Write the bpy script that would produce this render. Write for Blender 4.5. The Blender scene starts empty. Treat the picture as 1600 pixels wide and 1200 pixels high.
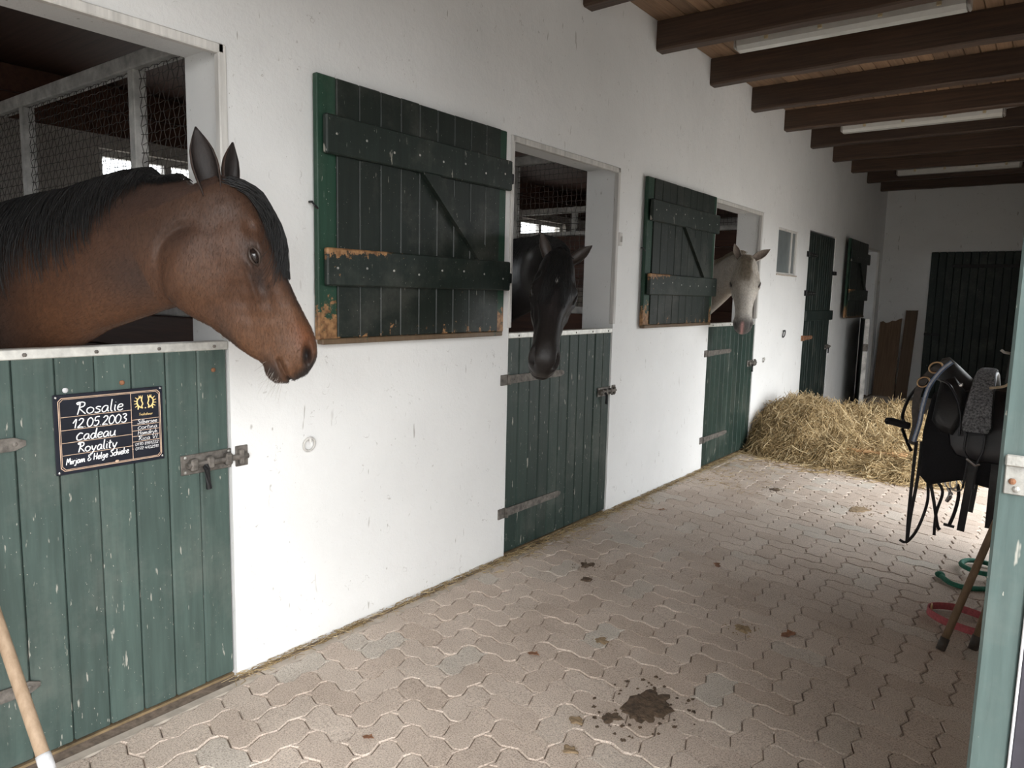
import bpy, math, random
import numpy as np
from mathutils import Vector, Matrix
random.seed(7); RNG = np.random.default_rng(7)
sc = bpy.context.scene
col = sc.collection
PI = math.pi

# ------------------------------------------------------------------ camera
cam_d = bpy.data.cameras.new('camera'); cam = bpy.data.objects.new('camera', cam_d); col.objects.link(cam)
_r = Vector((0.7963167, 0.6044509, 0.0227796)); _dn = Vector((0.0923647, -0.0842926, -0.9921510)); _f = Vector((-0.5977864, 0.7921704, -0.1229536))
CAM = Vector((2.49685, 0.0, 1.53))
cam.matrix_world = Matrix(((_r.x, -_dn.x, -_f.x, CAM.x), (_r.y, -_dn.y, -_f.y, CAM.y), (_r.z, -_dn.z, -_f.z, CAM.z), (0, 0, 0, 1)))
cam_d.sensor_fit = 'HORIZONTAL'; cam_d.sensor_width = 36.0; cam_d.lens = 36.0 * 1135.3 / 1600.0
cam_d.clip_start = 0.02; cam_d.clip_end = 300
sc.camera = cam
# ------------------------------------------------------------------ overcast daylight
world = bpy.data.worlds.new('overcast_sky'); sc.world = world; world.use_nodes = True
_bg = world.node_tree.nodes['Background']; _bg.inputs[0].default_value = (0.92, 0.965, 1.0, 1); _bg.inputs[1].default_value = 3.0
sun_d = bpy.data.lights.new('sun', 'SUN'); sun_d.energy = 4.2; sun_d.angle = math.radians(65); sun_d.color = (1, 0.985, 0.96)
sun = bpy.data.objects.new('sun', sun_d); col.objects.link(sun)
sun.rotation_euler = Vector((-0.70, 0.52, -0.50)).to_track_quat('-Z', 'Y').to_euler()
sc.view_settings.view_transform = 'Standard'; sc.view_settings.look = 'None'; sc.view_settings.gamma = 1; sc.view_settings.use_curve_mapping = False
sc.view_settings.exposure = 0.56

# ------------------------------------------------------------------ helpers
class MB:
    def __init__(s): s.v = []; s.f = []
    def add(s, vs, fs):
        o = len(s.v); s.v += [tuple(float(c) for c in p) for p in vs]; s.f += [tuple(i + o for i in q) for q in fs]; return s
    def box(s, a, b):
        (x0, y0, z0), (x1, y1, z1) = a, b
        return s.add([(x0,y0,z0),(x1,y0,z0),(x1,y1,z0),(x0,y1,z0),(x0,y0,z1),(x1,y0,z1),(x1,y1,z1),(x0,y1,z1)],
                     [(3,2,1,0),(4,5,6,7),(0,1,5,4),(1,2,6,5),(2,3,7,6),(3,0,4,7)])
    def cbox(s, a, b, c=0.006):
        """box whose twelve edges are chamfered"""
        (x0, y0, z0), (x1, y1, z1) = a, b
        c = min(c, (x1-x0)*.45, (y1-y0)*.45, (z1-z0)*.45)
        vs = []; idx = {}
        for ix in (0, 1):
            for iy in (0, 1):
                for iz in (0, 1):
                    X, Y, Z = (x0, x1)[ix], (y0, y1)[iy], (z0, z1)[iz]
                    sx, sy, sz = (1-2*ix)*c, (1-2*iy)*c, (1-2*iz)*c
                    for k, p in enumerate(((X, Y+sy, Z+sz), (X+sx, Y, Z+sz), (X+sx, Y+sy, Z))):
                        idx[ix, iy, iz, k] = len(vs); vs.append(p)
        I = idx; fs = []
        for i in (0, 1):
            q = [I[i,0,0,0], I[i,1,0,0], I[i,1,1,0], I[i,0,1,0]]; fs.append(q if i else q[::-1])
            q = [I[0,i,0,1], I[1,i,0,1], I[1,i,1,1], I[0,i,1,1]]; fs.append(q[::-1] if i else q)
            q = [I[0,0,i,2], I[1,0,i,2], I[1,1,i,2], I[0,1,i,2]]; fs.append(q if i else q[::-1])
        for i in (0, 1):
            for j in (0, 1):
                fl = (i == j)
                q = [I[i,j,0,0], I[i,j,0,1], I[i,j,1,1], I[i,j,1,0]]; fs.append(q if fl else q[::-1])
                q = [I[i,0,j,0], I[i,0,j,2], I[i,1,j,2], I[i,1,j,0]]; fs.append(q[::-1] if fl else q)
                q = [I[0,i,j,1], I[0,i,j,2], I[1,i,j,2], I[1,i,j,1]]; fs.append(q if fl else q[::-1])
                for k in (0, 1):
                    q = [I[i,j,k,0], I[i,j,k,1], I[i,j,k,2]]; fs.append(q if (i+j+k) % 2 else q[::-1])
        return s.add(vs, fs)
    def loft(s, rings, cap=True, closed=True):
        n = len(rings[0]); o = []
        for r in rings: o += [tuple(p) for p in r]
        fs = []
        m = n if closed else n-1
        for i in range(len(rings)-1):
            for j in range(m):
                k = (j+1) % n
                fs.append((i*n+j, i*n+k, (i+1)*n+k, (i+1)*n+j))
        if cap and closed:
            fs.append(tuple(range(n))[::-1]); fs.append(tuple((len(rings)-1)*n+j for j in range(n)))
        return s.add(o, fs)
    def tube(s, pts, r, n=8, flat=1.0, up=(0, 0, 1)):
        pts = [np.array(p, float) for p in pts]; rings = []
        rr = r if hasattr(r, '__len__') else [r]*len(pts)
        pu = np.array(up, float)
        for i, p in enumerate(pts):
            t = pts[min(i+1, len(pts)-1)] - pts[max(i-1, 0)]; t = t/(np.linalg.norm(t)+1e-12)
            u = pu - t*np.dot(pu, t)
            if np.linalg.norm(u) < 1e-3: u = np.cross(t, (1, 0, 0)) if abs(t[0]) < .9 else np.cross(t, (0, 1, 0))
            u /= np.linalg.norm(u); w = np.cross(t, u)
            rings.append([p + rr[i]*(math.cos(a)*w + flat*math.sin(a)*u) for a in np.linspace(0, 2*PI, n, endpoint=False)])
        return s.loft(rings)
    def strap(s, pts, width, thick, wdir):
        """flat strap swept along pts, its width lying along wdir"""
        pts = [np.array(p, float) for p in pts]; rings = []; wd = np.array(wdir, float)
        for i, p in enumerate(pts):
            t = pts[min(i+1, len(pts)-1)] - pts[max(i-1, 0)]; t /= (np.linalg.norm(t)+1e-12)
            w = wd - t*np.dot(wd, t); w /= (np.linalg.norm(w)+1e-12); u = np.cross(t, w)
            a, b = w*width/2, u*thick/2
            rings.append([p-a-b, p+a-b, p+a+b, p-a+b])
        return s.loft(rings)
    def torus(s, c, R, r, ax1, ax2, n=20, m=8, sx=1.0):
        c = np.array(c, float); a = np.array(ax1, float); b = np.array(ax2, float); nn = np.cross(a, b); rings = []
        vs = []; fs = []
        for i in range(n):
            th = 2*PI*i/n; d = a*math.cos(th)*sx + b*math.sin(th)
            for j in range(m):
                ph = 2*PI*j/m; vs.append(c + d*R + (a*math.cos(th)+b*math.sin(th))*r*math.cos(ph) + nn*r*math.sin(ph))
        for i in range(n):
            for j in range(m):
                fs.append((i*m+j, ((i+1) % n)*m+j, ((i+1) % n)*m+(j+1) % m, i*m+(j+1) % m))
        return s.add(vs, fs)
    def sphere(s, c, r, n=12, m=8, sc3=(1, 1, 1)):
        rings = []
        for i in range(1, m):
            ph = PI*i/m
            rings.append([(c[0]+r*sc3[0]*math.sin(ph)*math.cos(2*PI*j/n), c[1]+r*sc3[1]*math.sin(ph)*math.sin(2*PI*j/n), c[2]-r*sc3[2]*math.cos(ph)) for j in range(n)])
        return s.loft(rings)
    def prism(s, poly, axis, a, b):
        """polygon in the two other axes, extruded along axis from a to b"""
        def P(q, w):
            return {'x': (w, q[0], q[1]), 'y': (q[0], w, q[1]), 'z': (q[0], q[1], w)}[axis]
        n = len(poly); vs = [P(q, a) for q in poly] + [P(q, b) for q in poly]
        fs = [tuple(range(n))[::-1], tuple(range(n, 2*n))] + [(i, (i+1) % n, n+(i+1) % n, n+i) for i in range(n)]
        return s.add(vs, fs)
    def mesh(s, name):
        me = bpy.data.meshes.new(name); me.from_pydata(s.v, [], s.f); me.update(); return me
    def build(s, name, m, parent=None, smooth=False, fix=True):
        me = s.mesh(name)
        if fix:
            import bmesh
            bm = bmesh.new(); bm.from_mesh(me); bmesh.ops.recalc_face_normals(bm, faces=bm.faces); bm.to_mesh(me); bm.free()
        return link(name, me, m, parent, smooth)

def link(name, me, m, parent=None, smooth=False):
    if m is not None and not me.materials: me.materials.append(m)
    if smooth: me.polygons.foreach_set('use_smooth', [True]*len(me.polygons))
    o = bpy.data.objects.new(name, me); col.objects.link(o)
    if parent is not None: o.parent = parent
    return o
def tag(o, label=None, cat=None, group=None, kind=None):
    if label: o['label'] = label
    if cat: o['category'] = cat
    if group: o['group'] = group
    if kind: o['kind'] = kind
    return o
def empty(name, loc=(0, 0, 0), rz=0.0):
    o = bpy.data.objects.new(name, None); col.objects.link(o); o.empty_display_size = .1
    o.location = loc; o.rotation_euler = (0, 0, rz); return o
def struct(name, mb, m, parent=None, smooth=False):
    o = mb.build(name, m, parent, smooth)
    if parent is None: o['kind'] = 'structure'
    return o
def copy_tree(o, parent=None):
    c = o.copy(); col.objects.link(c); c.parent = parent
    for ch in [k for k in o.children]: copy_tree(ch, c)
    return c
def lerp(a, b, t): return a + (b-a)*t

# ------------------------------------------------------------------ materials
class NT:
    def __init__(s, name):
        s.m = bpy.data.materials.new(name); s.m.use_nodes = True; s.t = s.m.node_tree; s.b = s.t.nodes['Principled BSDF']
        s.co = s.t.nodes.new('ShaderNodeTexCoord')
    def n(s, typ, **k):
        nd = s.t.nodes.new('ShaderNode'+typ)
        for a, b in k.items(): setattr(nd, a, b)
        return nd
    def l(s, a, b): s.t.links.new(a, b)
    def noise(s, scale, detail=6, rough=.6, vec=None, stretch=None):
        n = s.n('TexNoise'); n.inputs['Scale'].default_value = scale; n.inputs['Detail'].default_value = detail; n.inputs['Roughness'].default_value = rough
        v = vec or s.co.outputs['Object']
        if stretch:
            mp = s.n('Mapping'); mp.inputs['Scale'].default_value = stretch; s.l(v, mp.inputs[0]); v = mp.outputs[0]
        s.l(v, n.inputs['Vector']); return n.outputs['Fac']
    def ramp(s, fac, stops, interp='LINEAR'):
        r = s.n('ValToRGB'); e = r.color_ramp; e.interpolation = interp
        while len(e.elements) < len(stops): e.elements.new(.5)
        for el, (p, c) in zip(e.elements, stops): el.position = p; el.color = (*c, 1) if len(c) == 3 else c
        s.l(fac, r.inputs[0]); return r.outputs[0]
    def mix(s, fac, a, b, mode='MIX'):
        m = s.n('MixRGB', blend_type=mode)
        for i, v in zip((0, 1, 2), (fac, a, b)):
            if hasattr(v, 'links') or hasattr(v, 'is_linked'): s.l(v, m.inputs[i])
            else: m.inputs[i].default_value = v if i == 0 else (*v, 1)
        return m.outputs[0]
    def math(s, op, a, b=0.0):
        m = s.n('Math', operation=op)
        for i, v in ((0, a), (1, b)):
            if hasattr(v, 'is_linked'): s.l(v, m.inputs[i])
            else: m.inputs[i].default_value = v
        return m.outputs[0]
    def color(s, c):
        if hasattr(c, 'is_linked'): s.l(c, s.b.inputs['Base Color'])
        else: s.b.inputs['Base Color'].default_value = (*c, 1)
    def bump(s, h, strength=.3, dist=.01):
        b = s.n('Bump'); b.inputs['Strength'].default_value = strength; b.inputs['Distance'].default_value = dist
        s.l(h, b.inputs['Height']); s.l(b.outputs[0], s.b.inputs['Normal'])
    def rough(s, r): s.b.inputs['Roughness'].default_value = r
    def set(s, **k):
        for a, v in k.items():
            nm = a.replace('_', ' ')
            if nm in s.b.inputs: s.b.inputs[nm].default_value = v
M = {}
def simple(name, c, rough=.6, metal=0.0, var=.25, scale=30, bump=.15, **k):
    t = NT(name); f = t.noise(scale)
    lo = tuple(x*(1-var) for x in c); hi = tuple(min(1, x*(1+var)) for x in c)
    t.color(t.ramp(f, [(.3, lo), (.7, hi)])); t.rough(rough); t.set(Metallic=metal, **k)
    if bump: t.bump(t.noise(scale*3), bump, .004)
    M[name] = t.m; return t.m
def plaster(name, c):
    t = NT(name); o = t.co.outputs['Object']
    big = t.noise(1.3, 5); base = t.ramp(big, [(.35, tuple(x*.93 for x in c)), (.65, c)])
    # scuffs, specks and short scratches in the whitewash
    v = t.n('TexVoronoi'); v.inputs['Scale'].default_value = 17; v.inputs['Randomness'].default_value = 1
    mp = t.n('Mapping'); mp.inputs['Scale'].default_value = (1, 1, .55); mp.inputs['Rotation'].default_value = (.5, .2, .1); t.l(o, mp.inputs[0])
    wob = t.n('MixRGB', blend_type='ADD'); wob.inputs[0].default_value = .05
    wn = t.n('TexNoise'); wn.inputs['Scale'].default_value = 14; t.l(o, wn.inputs['Vector']); t.l(mp.outputs[0], wob.inputs[1]); t.l(wn.outputs['Color'], wob.inputs[2])
    t.l(wob.outputs[0], v.inputs['Vector'])
    spk = t.ramp(v.outputs['Distance'], [(.04, (1, 1, 1)), (.10, (0, 0, 0))])
    msk = t.ramp(t.noise(2.7, 4), [(.52, (0, 0, 0)), (.62, (1, 1, 1))])
    scr = t.noise(34, 2, .5, stretch=(1, 1.0, .16)); scm = t.ramp(scr, [(.69, (0, 0, 0)), (.72, (1, 1, 1))])
    m2 = t.ramp(t.noise(3.5, 3), [(.50, (0, 0, 0)), (.6, (1, 1, 1))])
    k = t.math('MAXIMUM', t.math('MULTIPLY', spk, msk), t.math('MULTIPLY', scm, m2))
    hl_ = t.math('ABSOLUTE', t.math('SUBTRACT', t.noise(7.5, 3, .55), .5)); hl2 = t.ramp(hl_, [(.0022, (1, 1, 1)), (.0045, (0, 0, 0))])
    m3 = t.ramp(t.noise(11, 3, .6, stretch=(1, 1.3, .8)), [(.60, (0, 0, 0)), (.64, (1, 1, 1))]); k = t.math('MAXIMUM', k, t.math('MULTIPLY', hl2, m3))
    v2 = t.n('TexVoronoi'); v2.inputs['Scale'].default_value = 55; t.l(wob.outputs[0], v2.inputs['Vector'])
    s2 = t.ramp(v2.outputs['Distance'], [(.09, (1, 1, 1)), (.16, (0, 0, 0))]); m4 = t.ramp(t.noise(6, 5, .7), [(.55, (0, 0, 0)), (.62, (1, 1, 1))]); k = t.math('MAXIMUM', k, t.math('MULTIPLY', s2, m4))
    c2 = t.mix(t.math('MULTIPLY', k, .55), base, (.22, .19, .15))
    t.color(c2); t.rough(.75)
    h = t.math('ADD', t.noise(9, 8, .65), t.math('MULTIPLY', t.noise(60, 4), .25))
    t.bump(h, .30, .018); M[name] = t.m
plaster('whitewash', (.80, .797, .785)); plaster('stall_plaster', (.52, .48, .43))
def paint_wood(name, c, chip=(.28, .17, .09), amount=.70, spec=.35, rough=.5, scratch=.725):
    t = NT(name); oi = t.n('ObjectInfo')
    gr = t.noise(9, 6, .6, stretch=(4, 4, .35))
    base = t.ramp(gr, [(.3, tuple(x*.78 for x in c)), (.7, tuple(x*1.18 for x in c))])
    rv = t.ramp(oi.outputs['Random'], [(0, (.86, .86, .86)), (1, (1.1, 1.1, 1.1))]); base = t.mix(1.0, base, rv, 'MULTIPLY')
    dust = t.ramp(t.noise(3.1, 6, .7), [(.5, (0, 0, 0)), (.8, (1, 1, 1))]); base = t.mix(t.math('MULTIPLY', dust, .16), base, (.35, .33, .29))
    s1 = t.noise(48, 3, .55, stretch=(1, 1.2, .22)); k1 = t.ramp(s1, [(scratch, (0, 0, 0)), (scratch+.03, (1, 1, 1))])
    fl_ = t.ramp(t.noise(160, 2, .5, stretch=(1, 1, .5)), [(.735, (0, 0, 0)), (.75, (1, 1, 1))]); k1 = t.math('MAXIMUM', k1, fl_)
    c2 = t.mix(t.math('MULTIPLY', k1, .6), base, (.50, .47, .41))
    wr = t.noise(5.5, 8, .7, stretch=(1, 1, .6)); k2 = t.ramp(wr, [(amount, (0, 0, 0)), (amount+.02, (1, 1, 1))])
    c3 = t.mix(k2, c2, chip); t.color(c3); t.rough(rough); t.set(Specular_IOR_Level=spec)
    t.bump(t.math('SUBTRACT', gr, t.math('MULTIPLY', k2, .6)), .25, .004); M[name] = t.m
paint_wood('door_green_faded', (.058, .086, .076), amount=.765, scratch=.675)
paint_wood('door_green', (.017, .034, .027), amount=.75, scratch=.68)
paint_wood('shutter_green', (.0125, .0185, .0150), amount=.78, scratch=.69)
paint_wood('shutter_stile_green', (.016, .048, .030), amount=.69)
paint_wood('shutter_bare_edge', (.15, .10, .06), chip=(.05, .07, .05), amount=.60)
paint_wood('worn_batten', (.016, .024, .020), chip=(.30, .165, .075), amount=.66, scratch=.67)
def worn(name, c, axis_z, z0, z1, gain, ylim=None, chip=(.30, .165, .075)):
    paint_wood(name, c, chip=chip); t = M[name].node_tree; L = t.links
    # find the chip mix: add a wear mask that has a place of its own on the board
    co = [n for n in t.nodes if n.type == 'TEX_COORD'][0]; sp = t.nodes.new('ShaderNodeSeparateXYZ'); L.new(co.outputs['Object'], sp.inputs[0])
    mr = t.nodes.new('ShaderNodeMapRange'); mr.inputs[1].default_value = z0; mr.inputs[2].default_value = z1; L.new(sp.outputs[2], mr.inputs[0])
    fac = mr.outputs[0]
    if ylim:
        m2 = t.nodes.new('ShaderNodeMapRange'); m2.inputs[1].default_value = ylim[1]; m2.inputs[2].default_value = ylim[0]; L.new(sp.outputs[1], m2.inputs[0])
        mm = t.nodes.new('ShaderNodeMath'); mm.operation = 'MULTIPLY'; L.new(fac, mm.inputs[0]); L.new(m2.outputs[0], mm.inputs[1]); fac = mm.outputs[0]
    nz = t.nodes.new('ShaderNodeTexNoise'); nz.inputs['Scale'].default_value = 22; nz.inputs['Detail'].default_value = 7; nz.inputs['Roughness'].default_value = .7; L.new(co.outputs['Object'], nz.inputs['Vector'])
    ma = t.nodes.new('ShaderNodeMath'); ma.operation = 'MULTIPLY_ADD'; ma.inputs[1].default_value = gain; L.new(fac, ma.inputs[0]); L.new(nz.outputs['Fac'], ma.inputs[2])
    rp = t.nodes.new('ShaderNodeValToRGB'); rp.color_ramp.elements[0].position = .70; rp.color_ramp.elements[1].position = .73; L.new(ma.outputs[0], rp.inputs[0])
    b = t.nodes['Principled BSDF']; old = b.inputs['Base Color'].links[0].from_socket
    mx = t.nodes.new('ShaderNodeMixRGB'); L.new(rp.outputs[0], mx.inputs[0]); L.new(old, mx.inputs[1])
    cn = t.nodes.new('ShaderNodeValToRGB'); cn.color_ramp.elements[0].position = .35; cn.color_ramp.elements[0].color = (chip[0]*.5, chip[1]*.45, chip[2]*.45, 1); cn.color_ramp.elements[1].position = .65; cn.color_ramp.elements[1].color = (chip[0]*1.2, chip[1]*1.2, chip[2]*1.2, 1)
    n2 = t.nodes.new('ShaderNodeTexNoise'); n2.inputs['Scale'].default_value = 40; L.new(co.outputs['Object'], n2.inputs['Vector']); L.new(n2.outputs['Fac'], cn.inputs[0]); L.new(cn.outputs[0], mx.inputs[2])
    L.new(mx.outputs[0], b.inputs['Base Color'])
worn('worn_lower_batten', (.016, .024, .020), 2, .33, .40, .42, (.10, .62))
worn('worn_stile', (.016, .048, .030), 2, .30, .02, .36)
worn('worn_plank', (.0125, .0185, .0150), 2, .11, .02, .17)
paint_wood('far_door_green', (.013, .022, .019), amount=.85)
paint_wood('gate_teal', (.075, .108, .102), chip=(.45, .47, .44), amount=.72, rough=.4)
paint_wood('white_paint', (.62, .60, .57), chip=(.33, .29, .24), amount=.66)
def wood(name, c, c2, stretch=(18, .6, 18), rough=.7, var=True):
    t = NT(name); g = t.noise(3, 8, .65, stretch=stretch); oi = t.n('ObjectInfo')
    b = t.ramp(g, [(.3, c), (.7, c2)])
    if var: b = t.mix(1.0, b, t.ramp(oi.outputs['Random'], [(0, (.72, .72, .72)), (1, (1.2, 1.17, 1.12))]), 'MULTIPLY')
    t.color(b); t.rough(rough); t.bump(g, .3, .006); M[name] = t.m
wood('ceiling_wood', (.18, .105, .06), (.30, .19, .115))
wood('beam_wood', (.030, .017, .011), (.085, .050, .032), stretch=(.6, 18, 18), rough=.55)
wood('rough_board', (.085, .052, .032), (.18, .115, .07), stretch=(18, 18, .8))
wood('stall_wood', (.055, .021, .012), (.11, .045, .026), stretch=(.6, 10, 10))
wood('handle_wood', (.25, .17, .105), (.38, .275, .185), stretch=(14, 14, .7), var=False)
wood('handle_dark', (.13, .08, .045), (.22, .14, .08), stretch=(14, 14, .7), var=False)
wood('pallet_wood', (.30, .17, .08), (.46, .29, .15), stretch=(.7, 14, 14))
simple('steel', (.42, .41, .38), .45, .75, .35, 40)
simple('zinc', (.62, .61, .57), .5, .5, .22, 25)
simple('rusty_iron', (.15, .135, .12), .65, .5, .55, 28, .4)
simple('rust', (.22, .10, .05), .8, .2, .4, 60, .4)
simple('black_iron', (.015, .015, .016), .5, .4, .3, 50)
simple('grey_wire', (.075, .062, .055), .6, .4, .3, 30, 0)
simple('wire_frame', (.55, .53, .50), .7, .1, .35, 12)
simple('sand_joint', (.20, .155, .12), .95, 0, .4, 40, .4)
simple('stall_bedding', (.20, .14, .075), .95, 0, .5, 9, .8)
simple('concrete', (.46, .40, .34), .9, 0, .22, 14, .3)
simple('outside_gravel', (.42, .40, .37), .95, 0, .25, 6, .4)
simple('lamp_plastic', (.36, .345, .32), .3, 0, .1, 20, 0)
simple('lamp_cover', (.58, .57, .53), .18, 0, .05, 20, 0)
simple('old_clip', (.55, .45, .28), .5, 0, .2, 20, 0)
simple('leather_black', (.018, .018, .020), .38, 0, .25, 60, .2)
simple('leather_smooth', (.022, .022, .027), .30, 0, .15, 40, .08)
simple('leather_brown', (.055, .043, .036), .5, 0, .4, 40, .2)
simple('cloth_black', (.010, .010, .013), .9, 0, .4, 90, .4)
simple('brass', (.55, .36, .20), .35, .9, .15, 30, 0)
simple('bright_steel', (.65, .65, .66), .2, 1.0, .1, 30, 0)
simple('webbing_blue', (.16, .22, .36), .8, 0, .3, 80, .4)
simple('webbing_white', (.60, .62, .68), .8, 0, .2, 80, .4)
simple('rope_green', (.02, .14, .09), .8, 0, .4, 90, .5)
simple('halter_red', (.42, .10, .11), .8, 0, .25, 80, .4)
simple('tan_cloth', (.50, .40, .28), .85, 0, .2, 40, .4)
simple('tape_white', (.55, .55, .56), .5, 0, .12, 60, .3)
simple('sign_black', (.012, .014, .022), .28, 0, .3, 12, 0)
simple('chalk_white', (.82, .82, .82), .6, 0, .05, 40, 0)
simple('sign_gold', (.60, .42, .30), .5, 0, .15, 40, 0)
simple('logo_gold', (.85, .60, .25), .5, 0, .15, 60, 0)
simple('dung', (.090, .060, .038), .95, 0, .6, 40, .8)
simple('dung_pale', (.26, .185, .11), .95, 0, .35, 40, .6)
simple('dead_leaf', (.22, .10, .05), .8, 0, .4, 50, .3)
simple('gate_panel', (.030, .027, .036), .5, 0, .25, 20, .2)
simple('frosted_glass', (.17, .19, .19), .25, 0, .12, 4, 0)
simple('hay_base', (.10, .07, .03), .95, 0, .5, 30, .9)
simple('eye_dark', (.012, .008, .007), .05, 0, .1, 30, 0)
simple('hair_black', (.006, .0055, .0055), .55, 0, .4, 40, 0)
simple('hair_grey', (.30, .25, .19), .55, 0, .4, 40, 0)
simple('whisker', (.45, .42, .38), .5, 0, .1, 40, 0)
simple('hoof', (.05, .045, .04), .5, 0, .3, 40, .2)
simple('hedge_leaf', (.09, .16, .05), .8, 0, .5, 3, .8)
def straw_mat():
    t = NT('hay_straw'); at = t.n('Attribute'); at.attribute_name = 'rnd'
    t.color(t.ramp(at.outputs['Fac'], [(0, (.19, .125, .05)), (.35, (.35, .245, .11)), (.7, (.52, .385, .205)), (1, (.64, .52, .32))])); t.rough(.75); M['hay_straw'] = t.m
straw_mat()
def fleece():
    t = NT('fleece_grey'); f = t.noise(90, 6, .8); t.color(t.ramp(f, [(.38, (.07, .071, .085)), (.62, (.62, .63, .67))])); t.rough(1); t.bump(f, 1.0, .02); M['fleece_grey'] = t.m
fleece()
def paver_mat():
    t = NT('paving_concrete'); oi = t.n('ObjectInfo'); geo = t.n('NewGeometry'); wp = geo.outputs['Position']
    at = t.n('Attribute'); at.attribute_name = 'rnd'
    rnd = t.math('FRACT', t.math('ADD', oi.outputs['Random'], at.outputs['Fac']))
    tone = t.ramp(rnd, [(0, (.50, .415, .35)), (.4, (.54, .455, .39)), (.85, (.56, .48, .415)), (1, (.53, .485, .43))])
    sp = t.noise(190, 3, .8, vec=wp); sand = t.ramp(sp, [(.33, (.45, .42, .40)), (.5, (1, 1, 1)), (.7, (1.30, 1.29, 1.27))])
    c = t.mix(1.0, tone, sand, 'MULTIPLY')
    blot = t.ramp(t.noise(2.3, 6, .65, vec=wp), [(.35, (.86, .84, .82)), (.65, (1.06, 1.05, 1.04))]); c = t.mix(1.0, c, blot, 'MULTIPLY')
    st = t.ramp(t.noise(6.5, 7, .7, vec=wp), [(.67, (0, 0, 0)), (.74, (1, 1, 1))]); c = t.mix(t.math('MULTIPLY', st, .45), c, (.20, .145, .085))
    t.color(c); t.rough(.9); t.bump(t.math('ADD', sp, t.noise(25, 5, vec=wp)), .25, .006); M['paving_concrete'] = t.m
paver_mat()
def coat(name, rough=.42, sheen=.25):
    t = NT(name); at = t.n('Attribute'); at.attribute_name = 'coat'; 
    f = t.noise(110, 5, .75, stretch=(1, 1, .45)); g = t.noise(9, 5, .65)
    c = t.mix(1.0, at.outputs['Color'], t.ramp(f, [(.3, (.66, .66, .66)), (.7, (1.28, 1.26, 1.24))]), 'MULTIPLY')
    c = t.mix(1.0, c, t.ramp(g, [(.3, (.88, .86, .84)), (.7, (1.12, 1.12, 1.12))]), 'MULTIPLY')
    t.color(c); t.rough(rough); t.set(Sheen_Weight=sheen, Sheen_Roughness=.4, Specular_IOR_Level=.28); t.bump(t.math('ADD', f, t.math('MULTIPLY', g, .6)), .30, .004); M[name] = t.m
coat('coat_bay', .52, .03); coat('coat_black', .42, .02); coat('coat_grey', .7, .1)

# ------------------------------------------------------------------ the shell of the stable
D0, D1 = 1.305, 2.39            # top of the half doors, top of the openings
OPEN = [(0.345, 1.535, -.02, D1), (3.265, 4.455, -.02, D1), (6.165, 7.385, -.02, D1), (7.935, 8.635, 1.805, 2.30), (9.10, 10.32, -.02, 2.365), (12.12, 13.10, -.02, 2.34)]
YN, YF, XR, XB, TH = -2.6, 13.4, 2.56, -3.45, 0.25
def wall_with_holes(y0, y1, z0, z1, xa, xb, holes):
    ys = sorted({y0, y1, *[h[0] for h in holes], *[h[1] for h in holes]}); zs = sorted({z0, z1, *[h[2] for h in holes], *[h[3] for h in holes]})
    mb = MB(); ny, nz = len(ys)-1, len(zs)-1
    sol = [[not any(h[0] <= (ys[i]+ys[i+1])/2 <= h[1] and h[2] <= (zs[j]+zs[j+1])/2 <= h[3] for h in holes) for j in range(nz)] for i in range(ny)]
    S = lambda i, j: 0 <= i < ny and 0 <= j < nz and sol[i][j]
    for i in range(ny):
        for j in range(nz):
            if not sol[i][j]: continue
            a, b, c, d = ys[i], ys[i+1], zs[j], zs[j+1]
            mb.add([(xb,a,c),(xb,b,c),(xb,b,d),(xb,a,d)], [(0,1,2,3)]); mb.add([(xa,a,c),(xa,b,c),(xa,b,d),(xa,a,d)], [(3,2,1,0)])
            if not S(i-1, j): mb.add([(xa,a,c),(xb,a,c),(xb,a,d),(xa,a,d)], [(0,1,2,3)])
            if not S(i+1, j): mb.add([(xa,b,c),(xb,b,c),(xb,b,d),(xa,b,d)], [(3,2,1,0)])
            if not S(i, j-1): mb.add([(xa,a,c),(xb,a,c),(xb,b,c),(xa,b,c)], [(3,2,1,0)])
            if not S(i, j+1): mb.add([(xa,a,d),(xb,a,d),(xb,b,d),(xa,b,d)], [(0,1,2,3)])
    return mb
def sb(name, mb, m):
    o = link(name, mb.mesh(name), M[m]); o['kind'] = 'structure'; return o
sb('wall_left', wall_with_holes(YN, YF, -.02, 3.62, -TH, 0.0, OPEN), 'whitewash')
struct('wall_end', MB().box((XB-.2, YF, -.02), (XR+.25, YF+.25, 3.62)), M['whitewash'])
mb = MB().box((0, YN-.25, -.02), (.2, YN, 3.62)); mb.box((XR-.1, YN-.25, -.02), (XR+.25, YN, 3.62)); mb.box((.2, YN-.25, -.02), (XR-.1, YN, 3.62)); struct('wall_near', mb, M['whitewash'])
sb('wall_right', wall_with_holes(YN, YF, -.02, 3.62, XR, XR+.25, [(-2.45, 1.28, -.02, 2.72), (5.1, 8.3, -.02, 2.25)]), 'whitewash')
WIN = [(-.4, .75), (2.62, 3.75), (5.45, 6.5), (8.0, 9.1), (10.9, 12.0)]
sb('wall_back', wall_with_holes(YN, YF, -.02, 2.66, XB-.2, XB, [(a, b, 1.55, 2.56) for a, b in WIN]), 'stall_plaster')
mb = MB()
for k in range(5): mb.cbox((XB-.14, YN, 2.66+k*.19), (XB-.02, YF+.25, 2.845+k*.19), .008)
struct('wall_back_boarding', mb, M['stall_wood'])
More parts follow.
